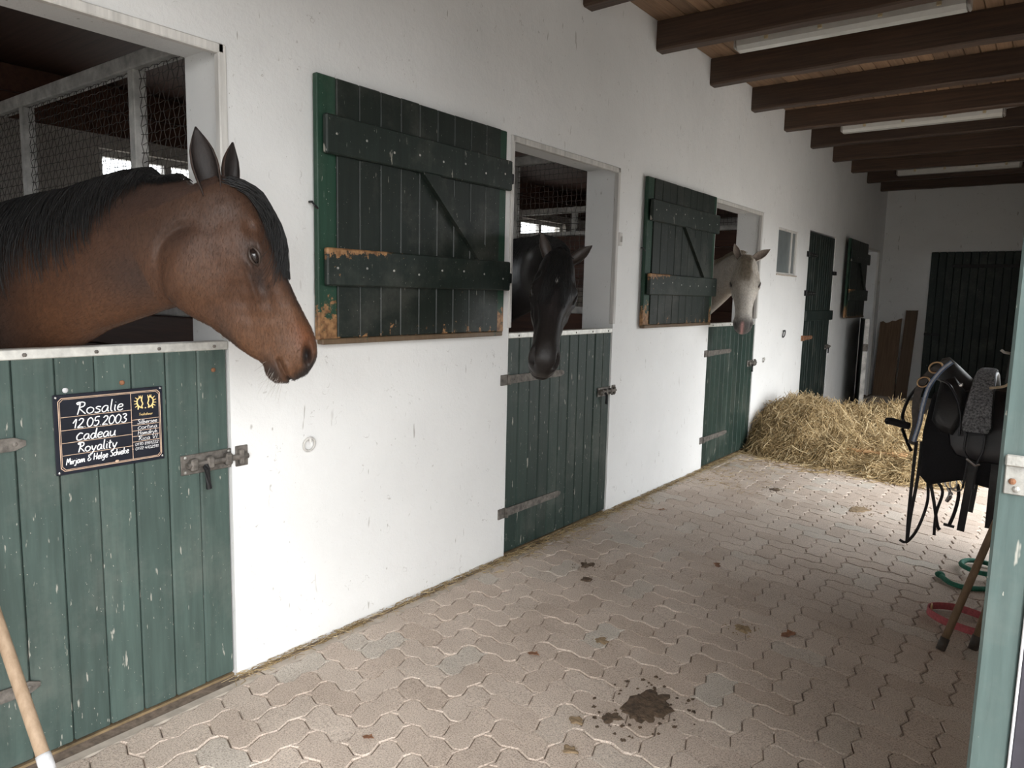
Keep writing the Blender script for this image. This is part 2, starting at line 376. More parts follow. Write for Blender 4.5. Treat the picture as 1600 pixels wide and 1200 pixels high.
for i, (a, b) in enumerate(WIN):
    f = MB()
    for y0, y1, z0, z1 in ((a, b, 1.55, 1.60), (a, b, 2.51, 2.56), (a, a+.05, 1.6, 2.51), (b-.05, b, 1.6, 2.51), ((a+b)/2-.03, (a+b)/2+.03, 1.6, 2.51)):
        f.box((XB-.13, y0, z0), (XB-.07, y1, z1))
    struct('window_%d' % (i+2), f, M['white_paint'])
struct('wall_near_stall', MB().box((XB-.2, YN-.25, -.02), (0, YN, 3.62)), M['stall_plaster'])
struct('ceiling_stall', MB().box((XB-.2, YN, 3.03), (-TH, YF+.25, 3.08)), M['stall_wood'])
struct('roof', MB().box((XB-.6, YN-.4, 3.62), (XR+.75, YF+.5, 3.70)), M['beam_wood'])
struct('ground_outside', MB().box((-60, -60, -.40), (60, 60, -.10)), M['outside_gravel'])
struct('ground_yard', MB().box((XR, YN-6, -.1), (XR+25, YF+8, -.03)), M['outside_gravel'])
struct('floor_stall', MB().box((XB, YN, -.1), (-.02, YF, 0.0)), M['stall_bedding'])

# white timber trim round the openings
def trim(n, y0, y1, z1, zb):
    mb = MB(); w = .032
    mb.cbox((-.02, y0-.002, z1-w), (.012, y1+.002, z1+.002), .004)
    mb.cbox((-.02, y1-w+.012, zb), (.012, y1+.012, z1+.002), .004)
    mb.cbox((-.02, y0-.012, zb), (.012, y0+w-.02, z1+.002), .004)
    struct('trim_%d' % n, mb, M['white_paint'])
for i, (a, b) in enumerate(((.345, 1.535), (3.265, 4.455), (6.165, 7.385))): trim(i+1, a, b, D1, 1.34)
mb = MB(); mb.cbox((-.02, 13.085, 0), (.012, 13.125, 2.36), .004); mb.cbox((-.02, 12.11, 2.33), (.012, 13.12, 2.36), .004); struct('trim_4', mb, M['white_paint'])

# ceiling boards and beams
cl = struct('ceiling', MB().box((0, YN, 3.50), (XR+.75, YF, 3.62)), M['beam_wood'])
bw = .105
for k in range(int((XR+.2)/bw)+1):
    x = .002 + k*bw
    MB().cbox((x, YN, 3.472+random.uniform(-.002, .002)), (x+bw-.004, YF, 3.502), .006).build('ceiling_board', M['ceiling_wood'], cl)
def beam_mesh():
    mb = MB(); n = 14; rings = []
    for i in range(n+1):
        x = lerp(.001, XR+.7, i/n); w = .055+random.uniform(-.004, .004); b = 3.268+random.uniform(-.004, .006)
        c = .012
        rings.append([(x, -w, 3.471), (x, -w, b+c), (x, -w+c, b), (x, w-c, b), (x, w, b+c), (x, w, 3.471)])
    return mb.loft(rings)
bms = [beam_mesh() for _ in range(3)]
for k in range(16):
    y = 4.975 + (k-7)*.985
    if y < YN+.1 or y > YF-.1: continue
    n = k-6
    o = bms[k % 3].build('ceiling_beam', M['beam_wood']); o.location.y = y
    wh = 'over the camera end of the aisle' if y < 3.5 else '%s visible dark timber' % ['first', 'second', 'third', 'fourth', 'fifth', 'sixth', 'seventh', 'eighth', 'ninth', 'tenth'][min(9, max(0, round((y-3.99)/.985)))]
    if y < 3.5: tag(o, 'dark timber ceiling beam above the near end, out of the picture', 'beam', 'dark ceiling beams')
    else: tag(o, '%s dark rough ceiling beam counted from the camera end' % wh.split()[0], 'beam', 'dark ceiling beams')

# ------------------------------------------------------------------ paving
c = .1155; A = .0105
def wv(t): return {0: 0, 1: A, 2: 0, 3: -A}[t % 4]
def paver_poly(w, h):
    pts = []
    for k in range(4*w): pts.append((k*c/4, wv(k)))
    for k in range(4*h): pts.append((w*c+wv(k), k*c/4))
    for k in range(4*w, 0, -1): pts.append((k*c/4, h*c+wv(k)))
    for k in range(4*h, 0, -1): pts.append((wv(k), k*c/4))
    return pts
def inset(poly, d):
    out = []; n = len(poly)
    for i in range(n):
        p, q, r = np.array(poly[i-1]), np.array(poly[i]), np.array(poly[(i+1) % n])
        e1 = (q-p)/np.linalg.norm(q-p); e2 = (r-q)/np.linalg.norm(r-q); n1 = np.array((-e1[1], e1[0])); n2 = np.array((-e2[1], e2[0]))
        b = n1+n2; b /= max(.6, np.dot(b, b)/2); out.append(tuple(q+b*d))
    return out
def paver_parts(w, h, ox, oy):
    P0 = paver_poly(w, h); cx, cy = w*c/2, h*c/2
    r0 = inset(P0, .0012); r1 = inset(P0, .0016); r2 = inset(P0, .0052)
    f = lambda pl, z: [(x-cx+ox, y-cy+oy, z) for x, y in pl]
    return [f(r0, -.03), f(r1, -.0045), f(r2, 0.0)]
pm = {}
for o_, (w, h) in (('h', (2, 1)), ('v', (1, 2))):
    for var in range(2):
        mb = MB().loft(paver_parts(w, h, 0, 0)); me = mb.mesh('paving_stone'); me.materials.append(M['paving_concrete']); pm[o_, var] = me
cells = []
nx0, nx1, ny0, ny1 = 0, int((XR-.09)/c)+1, int(YN/c), int(YF/c)
X0 = .085
def inv_proj(p):
    d = Vector(p)-CAM; return (d.dot(_r), d.dot(_dn), d.dot(_f))
for i in range(nx0-1, nx1):
    for j in range(ny0, ny1):
        k = (i+j) % 4
        if k == 0: w, h = 2, 1
        elif k == 2: w, h = 1, 2
        else: continue
        x, y = X0+(i+w/2)*c, (j+h/2)*c
        if x-w*c/2 < X0-.001 or x+w*c/2 > XR or y+h*c/2 > YF or y-h*c/2 < YN: 
            if not (x+w*c/2 > X0+.01 and x-w*c/2 < X0): continue
            if w == 2: w = 1; x = X0+c/2
            else: continue
        a, b, d = inv_proj((x, y, 0)); vis = 0
        if d > .2:
            px, py = 800+1135.3*a/d, 600+1135.3*b/d
            if -10 < px < 1540 and py < 1215: vis = 1/d**2.6
        cells.append((vis, x, y, w, h))
cells.sort(reverse=True)
fl = struct('floor', MB().box((-.02, YN, -.12), (XR+.02, YF, -.009)), M['sand_joint'])
rest = MB(); rnds = []
mh = MB().loft(paver_parts(1, 1, 0, 0)).mesh('paving_stone'); mh.materials.append(M['paving_concrete']); pm['s', 0] = pm['s', 1] = mh
for n_, (vis, x, y, w, h) in enumerate(cells):
    dz = random.uniform(-.0022, .0012)
    if n_ < 298:
        key = 'h' if w == 2 else ('v' if h == 2 else 's')
        o = link('paving_stone', pm[key, n_ % 2], None, fl); o.location = (x, y, dz)
        o.rotation_euler = (random.gauss(0, .010), random.gauss(0, .010), random.gauss(0, .006))
    else:
        n0 = len(rest.v); rest.loft(paver_parts(w, h, x, y)); tx, ty = random.gauss(0, .009), random.gauss(0, .009)
        rest.v[n0:] = [(a, b, q+dz+(a-x)*tx+(b-y)*ty) for a, b, q in rest.v[n0:]]; rnds += [random.random()]*(len(rest.v)-n0)
o = link('far_paving_stones', rest.mesh('far_paving_stones'), M['paving_concrete'], fl); o['kind'] = 'stuff'
at = o.data.attributes.new('rnd', 'FLOAT', 'POINT'); at.data.foreach_set('value', rnds)
mb = MB(); y = YN
while y < YF-.1:
    L = min(random.uniform(.9, 1.1), YF-y); mb.cbox((.034, y+.003, -.05), (.084, y+L-.003, -.001+random.uniform(-.003, .002)), .006); y += L
struct('trim_5', mb, M['concrete'])

# ------------------------------------------------------------------ wire-mesh partitions between the stalls
def partition(yp, label, nb=8):
    t = tag(empty('stall_partition', (0, yp, 0)), label, 'partition', 'partitions between the stalls')
    xa, xb = XB+.02, -.27
    zm = .02+nb*.172
    for k in range(nb):
        z = .02+k*.172
        MB().cbox((xa, -.028, z), (xb, .028, z+.167), .007).build('plank', M['stall_wood'], t)
    MB().cbox((xa, -.035, 2.53), (xb, .035, 2.60), .006).build('top_rail', M['wire_frame'], t)
    MB().cbox((xa, -.035, zm-.001), (xb, .035, zm+.05), .006).build('middle_rail', M['wire_frame'], t)
    for x in (-3.36, -2.38, -1.08, -.31): MB().cbox((x-.028, -.032, zm+.05), (x+.028, .032, 2.53), .005).build('post', M['wire_frame'], t)
    mb = MB(); p = .042
    x = xa+.03; k = 0; nz = int((2.53-zm)/p)+1
    while x < xb:
        pts = [(x+(.0024 if (q+k) % 2 else -.0024), (.004 if (q+k) % 2 else -.004), zm+.04+q*p) for q in range(nz)]
        mb.tube(pts, .0018, 4); x += p; k += 1
    for q in range(nz):
        pts = [(xa+.03+m*p*1.0, (-.004 if (q+m) % 2 else .004), zm+.04+q*p+(.0012 if (q+m) % 2 else -.0012)) for m in range(int((xb-xa-.03)/p)+1)]
        mb.tube(pts, .0018, 4)
    o = mb.build('wire_mesh', M['grey_wire'], t, fix=False); o['kind'] = 'stuff'
partition(1.76, 'wire mesh stall partition seen behind the brown horse')
partition(4.72, 'wire mesh stall partition seen behind the black horse')
partition(7.66, 'wire mesh stall partition seen above the white horse', 13)
partition(10.6, 'stall partition hidden behind the far plank door')

# ------------------------------------------------------------------ half doors
def bolt(parent, y, z, s=1.0, mat='rusty_iron'):
    """sliding bolt on a door, pointing to +y"""
    b = MB().cbox((.0, y-.10*s, z-.035*s), (.006, y+.09*s, z+.035*s), .002)
    p = b.build('bolt_plate', M[mat], parent)
    MB().tube([(.018, y-.085*s, z), (.018, y+.15*s, z)], .011*s, 8).build('bolt_rod', M[mat], p)
    m = MB()
    for dy in (-.06, .0, .07): m.cbox((.004, y+dy*s-.014*s, z-.022*s), (.032, y+dy*s+.014*s, z+.022*s), .006)
    m.build('guide', M[mat], p)
    MB().tube([(.02, y-.02*s, z-.005), (.034, y-.02*s, z-.02*s), (.032, y-.015*s, z-.075*s), (.03, y-.012*s, z-.09*s)], [.010*s, .010*s, .009*s, .011*s], 8).build('bolt_handle', M['black_iron'], p)
    for dy in (-.085, .08):
        for dz in (-.026, .026): MB().sphere((.007, y+dy*s, z+dz*s), .006*s, 8, 5, (.6, 1, 1)).build('screw', M['steel'], p)
def strap_hinge(parent, y0, y1, z, mat='rusty_iron', h=.05):
    m = MB().prism([(y0, z-h/2), (y1-.03, z-h/2*.8), (y1, z-h*.15), (y1, z+h*.15), (y1-.03, z+h/2*.8), (y0, z+h/2)], 'x', .0, .007)
    m.tube([(.010, y0-.006, z-h*.55), (.010, y0-.006, z+h*.55)], .012, 8)
    m.cbox((-.004, y0-.075, z-h*.6), (.008, y0-.004, z+h*.6), .002)
    s = m.build('hinge_strap', M[mat], parent)
    n = MB()
    for k in range(5): n.sphere((.007, lerp(y0+.05, y1-.03, k/4), z), .008, 8, 5, (.5, 1, 1))
    n.build('hinge_bolts', M['rusty_iron'], s)['kind'] = 'stuff'
def half_door(y0, y1, ztop, label, mat, npl, hinge=True, rail='zinc', strap_len=.58):
    t = tag(empty('stable_door', (0, y0, 0)), label, 'door', 'green half doors of the stalls')
    W = y1-y0; e = .008; pw = (W-2*e)/npl
    for k in range(npl):
        MB().cbox((-.045, e+k*pw+.0012, .015), (-.004+random.uniform(-.002, .002), e+(k+1)*pw-.0012, ztop-.012), .006).build('plank', M[mat], t)
    m = MB().cbox((-.052, .004, ztop-.026), (.001, W-.004, ztop+.006), .003)
    r = m.build('top_rail', M[rail], t)
    n = MB()
    for k in range(6): n.sphere((.001, lerp(.1, W-.06, k/5), ztop-.012), .007, 8, 5, (.5, 1, 1))
    n.build('rail_screws', M['rusty_iron'], r)['kind'] = 'stuff'
    if hinge:
        for z in (1.045, .265): strap_hinge(t, .01, strap_len, z)
    return t, W
d1, W1 = half_door(.345, 1.535, 1.325, 'faded green plank half door with a black name sign, nearest the camera', 'door_green_faded', 10, True, 'zinc', .50)
bolt(d1, 1.09, .885, 1.05)
d2, W2 = half_door(3.265, 4.455, 1.305, 'dark green plank half door under the black horse', 'door_green', 11)
bolt(d2, 1.10, .875, .9)
d3, W3 = half_door(6.165, 7.385, 1.305, 'dark green plank half door under the white horse beside the hay', 'door_green', 11)
bolt(d3, 1.13, .89, .9)
# open half door of the last stall, swung back to the wall
hd = tag(empty('stable_door', (.03, 12.10, 0), 0), 'weathered half door of the last stall swung open, seen edge on', 'door', 'green half doors of the stalls')
hd.rotation_euler = (0, 0, math.radians(14.5))
for k in range(11): MB().cbox((-.02, -1.27+k*.115+.001, .02), (.022, -1.27+(k+1)*.115-.001, 1.29), .006).build('plank', M['far_door_green'], hd)
e_ = MB().cbox((-.028, -1.30, .02), (.03, -1.268, 1.30), .004).build('edge_rail', M['wire_frame'], hd); e_['label'] = 'grey worn steel edge'
MB().cbox((-.03, -1.32, .86), (.034, -1.20, .96), .006).build('latch', M['rusty_iron'], hd)

# ------------------------------------------------------------------ shutters folded back against the wall
def shutter(name, label, y0, w=1.245, z0=1.302, z1=2.388):
    t = tag(empty(name, (.012, y0, z0)), label, 'shutter', 'green upper shutters folded back against the wall'); H = z1-z0
    # back frame: stiles and rails
    for a, b in ((0, .10), (w-.075, w)): MB().cbox((0, a, .02), (.028, b, H), .004).build('stile', M['worn_stile'], t)
    MB().cbox((0, .10, .02), (.010, w-.075, H), .003).build('back_panel', M['shutter_green'], t)
    MB().cbox((0, .01, 0), (.040, w-.02, .024), .004).build('bottom_rail', M['shutter_bare_edge'], t)
    n = 9; a0, a1 = .092, w-.066; pw = (a1-a0)/n
    for k in range(n): MB().cbox((.010, a0+k*pw+.001, .025), (.038+random.uniform(-.0015, .0015), a0+(k+1)*pw-.001, H-.002+random.uniform(-.003, .0)), .004).build('plank', M['worn_plank'], t)
    for z, mt in ((.775, 'worn_batten'), (.245, 'worn_lower_batten')):
        b = MB().cbox((.038, .018, z), (.066, w+.006, z+.155), .006).build('batten', M[mt], t)
        nn = MB()
        for k in range(8): nn.sphere((.066, lerp(.07, w-.06, k/7), z+.078+random.uniform(-.02, .02)), .006, 8, 5, (.4, 1, 1))
        nn.build('nails', M['steel'], b)['kind'] = 'stuff'
        MB().cbox((.0, w+.002, z+.04), (.05, w+.042, z+.095), .004).build('hinge', M['black_iron'], t)
    MB().prism([(w*.46, .775), (w*.46+.115, .775), (w*.895, .40), (w*.79, .40)], 'x', .038, .064).build('brace', M['shutter_green'], t)
    hk = MB().tube([(.0, -.02, .58), (.02, -.022, .58), (.024, -.012, .565), (.024, .004, .555)], .005, 6).build('hook', M['black_iron'], t)
    return t
shutter('stall_shutter', 'dark green plank shutter with worn battens between brown and black horse', 1.92)
shutter('stall_shutter', 'dark green plank shutter between the black horse and the white horse', 4.82, 1.28)
s5 = shutter('stall_shutter', 'dark green plank shutter near the far end of the aisle', 10.74, 1.30); s5.location.x = .06; s5.rotation_euler.z = math.radians(1.5)

# ------------------------------------------------------------------ full plank door, small window, end door
d4 = tag(empty('plank_door', (0, 9.10, 0)), 'tall narrow dark green plank door beyond the small window', 'door')
for k in range(12): MB().cbox((-.05, .008+k*.1003, .015), (-.006+random.uniform(-.002, .002), .008+(k+1)*.1003-.002, 2.35), .006).build('plank', M['far_door_green'], d4)
MB().cbox((-.006, .0, 1.285), (.024, 1.25, 1.41), .005).build('batten', M['far_door_green'], d4)
for z, mt in ((2.08, 'black_iron'), (1.62, 'black_iron'), (1.08, 'rust')): strap_hinge(d4, .0, .40, z, mt, .055)
bolt(d4, 1.13, .93, .9); MB().cbox((-.004, 1.17, 1.87), (.03, 1.27, 1.92), .004).build('catch', M['black_iron'], d4)
w = MB()
for y0, y1, z0, z1 in ((7.935, 8.635, 1.805, 1.83), (7.935, 8.635, 2.275, 2.30), (7.935, 7.96, 1.83, 2.275), (8.61, 8.635, 1.83, 2.275), (8.44, 8.46, 1.83, 2.275)): w.cbox((-.040, y0, z0), (-.008, y1, z1), .003)
w1 = struct('window_1', w, M['white_paint'])
MB().box((-.030, 7.95, 1.82), (-.024, 8.44, 2.285)).build('pane', M['frosted_glass'], w1); MB().box((-.030, 8.46, 1.82), (-.024, 8.62, 2.285)).build('pane', M['frosted_glass'], w1)
MB().cbox((-.045, 7.93, 1.795), (.015, 8.64, 1.81), .003).build('window_sill', M['concrete'], w1)
de = tag(empty('end_door', (.71, YF, 0)), 'wide dark green plank door in the end wall', 'door')
for k in range(11): MB().cbox((.004+k*.1085, -.045, .012), (.004+(k+1)*.1085-.002, -.003+random.uniform(-.0, .002), 2.34), .007).build('plank', M['far_door_green'], de)
for z in (2.12, .40): MB().cbox((.30, -.054, z-.025), (1.22, -.045, z+.025), .003).build('hinge_strap', M['black_iron'], de)
MB().cbox((.0, -.062, 1.02), (.22, -.045, 1.06), .004).build('bolt', M['black_iron'], de)
struct('trim_6', MB().cbox((1.915, YF-.03, 0), (1.985, YF, 2.38), .004), M['white_paint'])
# boards leaning in the corner
def rough_board(label, x0, x1, h, jag, lean, seed):
    rr = random.Random(seed); n = 7
    top = [(lerp(x1, x0, k/n), h-(jag*rr.random() if k not in (0,) else 0)-(jag*.9*(k/n)**2)) for k in range(n+1)]
    pl = [(x0, 0), (x1, 0)] + top
    o = MB().prism(pl, 'y', -.014, .014).build('rough_board', M['rough_board']); o.location = (0, YF-.04-lean, .0); o.rotation_euler = (-math.atan2(lean, h), 0, 0)
    tag(o, label, 'board', 'rough boards in the corner'); return o
rough_board('wide rough brown board with a broken top leaning on end wall', .06, .375, 1.29, .08, .17, 3)
b2 = rough_board('tall narrow rough brown board leaning on end wall beside the door', .40, .57, 1.44, .008, .20, 5); b2.rotation_euler.y = .02
# ------------------------------------------------------------------ lamps (switched off)
def lamp(y, label):
    t = tag(empty('tube_lamp', (.42, y, 3.312)), label, 'lamp', 'long tube lamps on the ceiling')
    L = 1.43; pr = lambda s, z0: [(-.062*s, z0), (-.066*s, z0+.02), (-.050*s, z0+.06), (.050*s, z0+.06), (.066*s, z0+.02), (.062*s, z0)]
    MB().prism([(-.055, .065), (-.068, .085), (-.060, .122), (.060, .122), (.068, .085), (.055, .065)], 'x', 0, L).build('housing', M['lamp_plastic'], t)
    MB().prism([(-.070, .066), (-.062, .030), (-.036, .004), (.036, .004), (.062, .030), (.070, .066)], 'x', .006, L-.006).build('cover', M['lamp_cover'], t)
    for x in (-.016, L-.004): MB().cbox((x, -.066, .01), (x+.02, .066, .115), .012).build('end_cap', M['lamp_plastic'], t)
    for x in (.3, 1.1): MB().cbox((x-.02, -.015, .12), (x+.02, .015, .162), .002).build('bracket', M['lamp_plastic'], t)
    for x in (.22, .58, .95, 1.28):
        for s in (-1, 1): MB().cbox((x-.014, s*.070-.007, .040), (x+.014, s*.070+.007, .098), .004).build('clip', M['old_clip'], t)
    MB().tube([(L+.01, 0, .08), (L+.25, .02, .10), (L+.75, .03, .11)], .006, 6).build('cable', M['lamp_plastic'], t)
lamp(5.40, 'long white tube lamp between the first beams, largest of three')
lamp(8.54, 'long white tube lamp, middle one of the three on the ceiling')
lamp(11.74, 'long white tube lamp, farthest of the three on the ceiling')

# ------------------------------------------------------------------ rings, hooks, catches on the wall
def ring(y, z, R, mat, label, name='tether_ring'):
    t = tag(empty(name, (0, y, z)), label, 'ring')
    MB().torus((.014, 0, -R*.8), R, .005, (0, 1, 0), (.15, 0, 1), 20, 6).build('ring', M[mat], t, True)
    MB().tube([(.0, 0, 0), (.022, 0, 0), (.024, .0, -.012)], .006, 6).build('eye_bolt', M[mat], t)
ring(1.885, .905, .028, 'white_paint', 'small white painted tether ring below the brown horse')
ring(8.31, 1.19, .040, 'black_iron', 'black iron tether ring on wall between white horse and plank door')
ring(7.68, .92, .022, 'steel', 'small pale ring on wall right of the white horse door')
for y, z, lb in ((4.49, 1.92, 'small white painted catch block right of the black horse opening'), (13.16, 1.85, 'small white painted catch block at the far doorway')):
    o = MB().cbox((0, y-.025, z-.045), (.018, y+.025, z+.045), .005); o.cbox((.016, y-.006, z-.02), (.030, y+.006, z+.02), .003)
    tag(o.build('door_catch', M['white_paint']), lb, 'catch', 'white catch blocks')
o = MB().cbox((0, 1.548, .845), (.008, 1.60, .925), .002); o.cbox((.006, 1.555, .855), (.028, 1.575, .915), .005)
tag(o.build('bolt_keeper', M['rusty_iron']), 'rusty bolt keeper on the white wall beside the nearest door', 'keeper', 'bolt keepers')
for y, z, lb in ((4.47, .875, 'bolt keeper beside the black horse door'), (7.40, .89, 'bolt keeper beside the white horse door')):
    o = MB().cbox((0, y, z-.035), (.008, y+.045, z+.035), .002); o.cbox((.006, y+.008, z-.026), (.026, y+.024, z+.026), .005); tag(o.build('bolt_keeper', M['rusty_iron']), lb, 'keeper', 'bolt keepers')

# ------------------------------------------------------------------ name sign with handwriting
GL = {
 'R': (.62, [[(.10,.80),(.02,.92),(.12,1),(.22,.95),(.20,.5),(.14,0)], [(.10,.80),(.25,1),(.48,.92),(.46,.66),(.22,.52),(.40,.25),(.60,0)]]),
 'o': (.50, [[(.25,.5),(.08,.42),(.05,.18),(.20,.0),(.40,.1),(.43,.35),(.25,.5)]]),
 's': (.40, [[(.36,.45),(.18,.5),(.08,.38),(.30,.22),(.32,.06),(.14,0),(.02,.06)]]),
 'a': (.50, [[(.40,.45),(.20,.5),(.05,.25),(.12,.0),(.30,.06),(.40,.4),(.40,.1),(.48,0)]]),
 'l': (.24, [[(.10,1),(.08,.3),(.12,.02),(.20,.0)]]),
 'i': (.22, [[(.10,.5),(.09,.1),(.16,0)], [(.11,.70),(.115,.73)]]),
 'e': (.42, [[(.06,.25),(.34,.32),(.32,.48),(.16,.5),(.05,.28),(.10,.04),(.25,0),(.38,.08)]]),
 '1': (.36, [[(.0,.55),(.22,.98),(.20,0)]]),
 '2': (.50, [[(.06,.80),(.20,1),(.40,.88),(.34,.55),(.04,.02),(.25,.06),(.46,.0)]]),
 '.': (.20, [[(.08,.0),(.09,.05)]]),
 '0': (.52, [[(.26,1),(.08,.8),(.04,.35),(.18,0),(.40,.15),(.46,.65),(.26,1)]]),
 '5': (.48, [[(.42,1),(.14,.97),(.10,.58),(.34,.58),(.40,.28),(.22,0),(.04,.08)]]),
 '3': (.48, [[(.06,.92),(.26,1),(.38,.8),(.20,.56),(.40,.36),(.34,.06),(.16,0),(.02,.10)]]),
 '7': (.44, [[(.04,.95),(.40,.98),(.20,.0)], [(.12,.5),(.36,.52)]]),
 '8': (.46, [[(.24,.54),(.08,.78),(.24,1),(.38,.80),(.10,.26),(.22,0),(.40,.22),(.24,.54)]]),
 '4': (.48, [[(.22,1),(.04,.36),(.42,.38)], [(.32,.62),(.30,0)]]),
 '9': (.46, [[(.38,.82),(.20,1),(.06,.76),(.20,.54),(.38,.70),(.40,.9),(.34,.2),(.16,0)]]),
 'C': (.52, [[(.46,.58),(.26,.66),(.06,.36),(.12,.04),(.32,0),(.48,.10)]]),
 'd': (.52, [[(.36,.42),(.18,.48),(.05,.22),(.14,0),(.32,.10),(.44,1),(.40,.2),(.48,0)]]),
 'u': (.52, [[(.06,.5),(.06,.12),(.18,0),(.34,.12),(.40,.5),(.40,.08),(.48,0)]]),
 'y': (.48, [[(.06,.5),(.14,.12),(.26,.14)], [(.42,.5),(.26,.0),(.10,-.35),(.0,-.30)]]),
 't': (.32, [[(.14,.85),(.12,.1),(.24,0)], [(.0,.55),(.30,.60)]]),
 'M': (.66, [[(.04,0),(.14,.95),(.30,.35),(.48,.98),(.60,0)]]),
 'r': (.36, [[(.06,.5),(.10,.0),(.12,.34),(.24,.5),(.34,.44)]]),
 'j': (.26, [[(.16,.5),(.14,-.15),(.02,-.32),(-.06,-.2)], [(.17,.7),(.175,.73)]]),
 'm': (.72, [[(.05,.48),(.07,0),(.14,.42),(.26,.46),(.30,0),(.38,.42),(.52,.46),(.56,.08),(.66,0)]]),
 'n': (.50, [[(.05,.48),(.07,0),(.16,.42),(.30,.48),(.36,.08),(.46,0)]]),
 '&': (.56, [[(.44,.80),(.22,.92),(.12,.70),(.30,.52),(.06,.30),(.14,.02),(.40,.08),(.50,.30)]]),
 'H': (.60, [[(.10,1),(.06,0)], [(.50,1),(.46,0)], [(.06,.48),(.48,.54)]]),
 'g': (.48, [[(.38,.44),(.20,.5),(.06,.24),(.20,.04),(.36,.20),(.38,.46),(.34,-.2),(.16,-.36),(.04,-.26)]]),
 'S': (.50, [[(.44,.84),(.26,.98),(.10,.78),(.36,.46),(.38,.14),(.18,0),(.02,.12)]]),
 'c': (.40, [[(.36,.42),(.20,.5),(.05,.24),(.14,.02),(.36,.06)]]),
 'h': (.48, [[(.10,1),(.07,0),(.14,.36),(.30,.48),(.36,.08),(.44,0)]]),
 'k': (.46, [[(.10,1),(.07,0)], [(.36,.5),(.10,.22),(.40,0)]]),
 'b': (.46, [[(.10,1),(.07,.04),(.26,0),(.38,.22),(.26,.46),(.10,.32)]]),
 'v': (.44, [[(.04,.5),(.18,0),(.38,.5)]]),
 'T': (.54, [[(.02,.95),(.52,1)], [(.28,.96),(.24,0)]]),
 'V': (.54, [[(.04,1),(.22,0),(.50,1.02)]]),
 'I': (.26, [[(.14,1),(.10,0)]]),
 ' ': (.30, []),
}
def write(mb, text, y, z, h, slant=.12, r=.0019, up=.0, fit=None):
    tot = sum(GL[ch][0] for ch in text)*h
    sx = (fit/tot) if fit else 1.0
    x = 0
    for ch in text:
        w_, st = GL[ch]
        for pl in st:
            P2 = []
            for k in range(len(pl)-1):
                p0 = pl[max(k-1, 0)]; p1 = pl[k]; p2 = pl[k+1]; p3 = pl[min(k+2, len(pl)-1)]
                for q in range(4):
                    s_ = q/4; f = lambda a, b, c_, d: .5*(2*b+(c_-a)*s_+(2*a-5*b+4*c_-d)*s_*s_+(3*b-a-3*c_+d)*s_**3)
                    P2.append((f(p0[0], p1[0], p2[0], p3[0]), f(p0[1], p1[1], p2[1], p3[1])))
            P2.append(pl[-1])
            pts = [(.0058, y+(x+(a+slant*b)*h)*sx, z+b*h+up*(x+a*h)*sx) for a, b in P2]
            mb.tube(pts, r, 5, .5, (1, 0, 0))
        x += w_*h
sg = tag(empty('name_sign', (.0005, .925, .925)), 'black name sign with white handwriting screwed to the faded green door', 'sign')
SW, SH = .347, .258
MB().cbox((0, 0, 0), (.005, SW, SH), .0015).build('panel', M['sign_black'], sg)
def rect_line(mb, a, b, c0, d, cut, r):
    P = [(a+cut, c0), (b-cut, c0), (b, c0+cut), (b, d-cut), (b-cut, d), (a+cut, d), (a, d-cut), (a, c0+cut), (a+cut, c0)]
    for p, q in zip(P, P[1:]): mb.tube([(.0052, *p), (.0052, *q)], r, 4, .4, (1, 0, 0))
bd = MB(); rect_line(bd, .014, SW-.010, .012, SH-.012, .010, .0012); rect_line(bd, .018, SW-.014, .016, SH-.016, .010, .0008)
cx_ = .238
ln = lambda a, b: bd.tube([(.0052, *a), (.0052, *b)], .0009, 4, .4, (1, 0, 0))
ln((cx_, .016), (cx_, SH-.016))
rows = [.185, .143, .102, .062]
for z in rows: ln((.02, z), (cx_, z))
for z in (.150, .131, .112, .093, .074): ln((cx_, z), (SW-.016, z))
for z in rows+[.05]: bd.sphere((.0052, cx_, z), .0022, 6, 4)
bd.sphere((.0052, .185, .018), .0045, 8, 5, (.3, 1.4, 1))
bd.build('border_lines', M['sign_gold'], sg)
for s_, y, z, h, r, fit, up in (('Rosalie', .062, .190, .039, .0019, .150, 0), ('12.05.2003', .052, .147, .029, .0019, .170, 0), ('Cadeau', .060, .107, .033, .0019, .125, 0), ('Royality', .062, .067, .031, .0019, .125, 0),
        ('Mirjam & Helge Schieke', .028, .031, .021, .0016, .196, .05), ('Silbersee', .256, 0.1350, .0145, .0008, .068, 0), ('Cortina', .256, 0.1160, .0145, .0008, .068, 0), ('Hamdryh', .256, 0.0970, .0145, .0008, .068, 0), ('Rica VI', .256, 0.0780, .0145, .0008, .068, 0),
        ('0170 8951222', .246, .060, .0095, .0006, .080, 0), ('0172 4102511', .246, .045, .0095, .0006, .080, 0)):
    tx = MB(); write(tx, s_, y, z, h, r=r, fit=fit, up=up); tx.build('handwritten_line', M['chalk_white'], sg)['kind'] = 'stuff'
lg = MB()
for s_ in (-1, 1):   # pair of antlers
    yc = .286; P = lambda y, z: (.0056, yc+s_*y*1.05, .181+z*.85)
    lg.tube([P(.010, .052), P(.012, .040), P(.008, .026), P(.012, .016), P(.009, .008)], .0022, 5, .5, (1, 0, 0))
    lg.tube([P(.010, .052), P(.020, .050), P(.026, .040), P(.026, .028), P(.022, .018), P(.024, .004)], .0022, 5, .5, (1, 0, 0))
    lg.tube([P(.009, .008), P(.016, .012), P(.022, .018)], .0022, 5, .5, (1, 0, 0))
    for a, b in (((.010, .052), (.008, .060)), ((.018, .050), (.020, .060)), ((.024, .045), (.032, .053)), ((.026, .036), (.036, .040)), ((.026, .028), (.036, .027)), ((.024, .020), (.033, .014)), ((.016, .052), (.014, .060))):
        lg.tube([P(*a), P(*b)], [.002, .0009], 5, .5, (1, 0, 0))
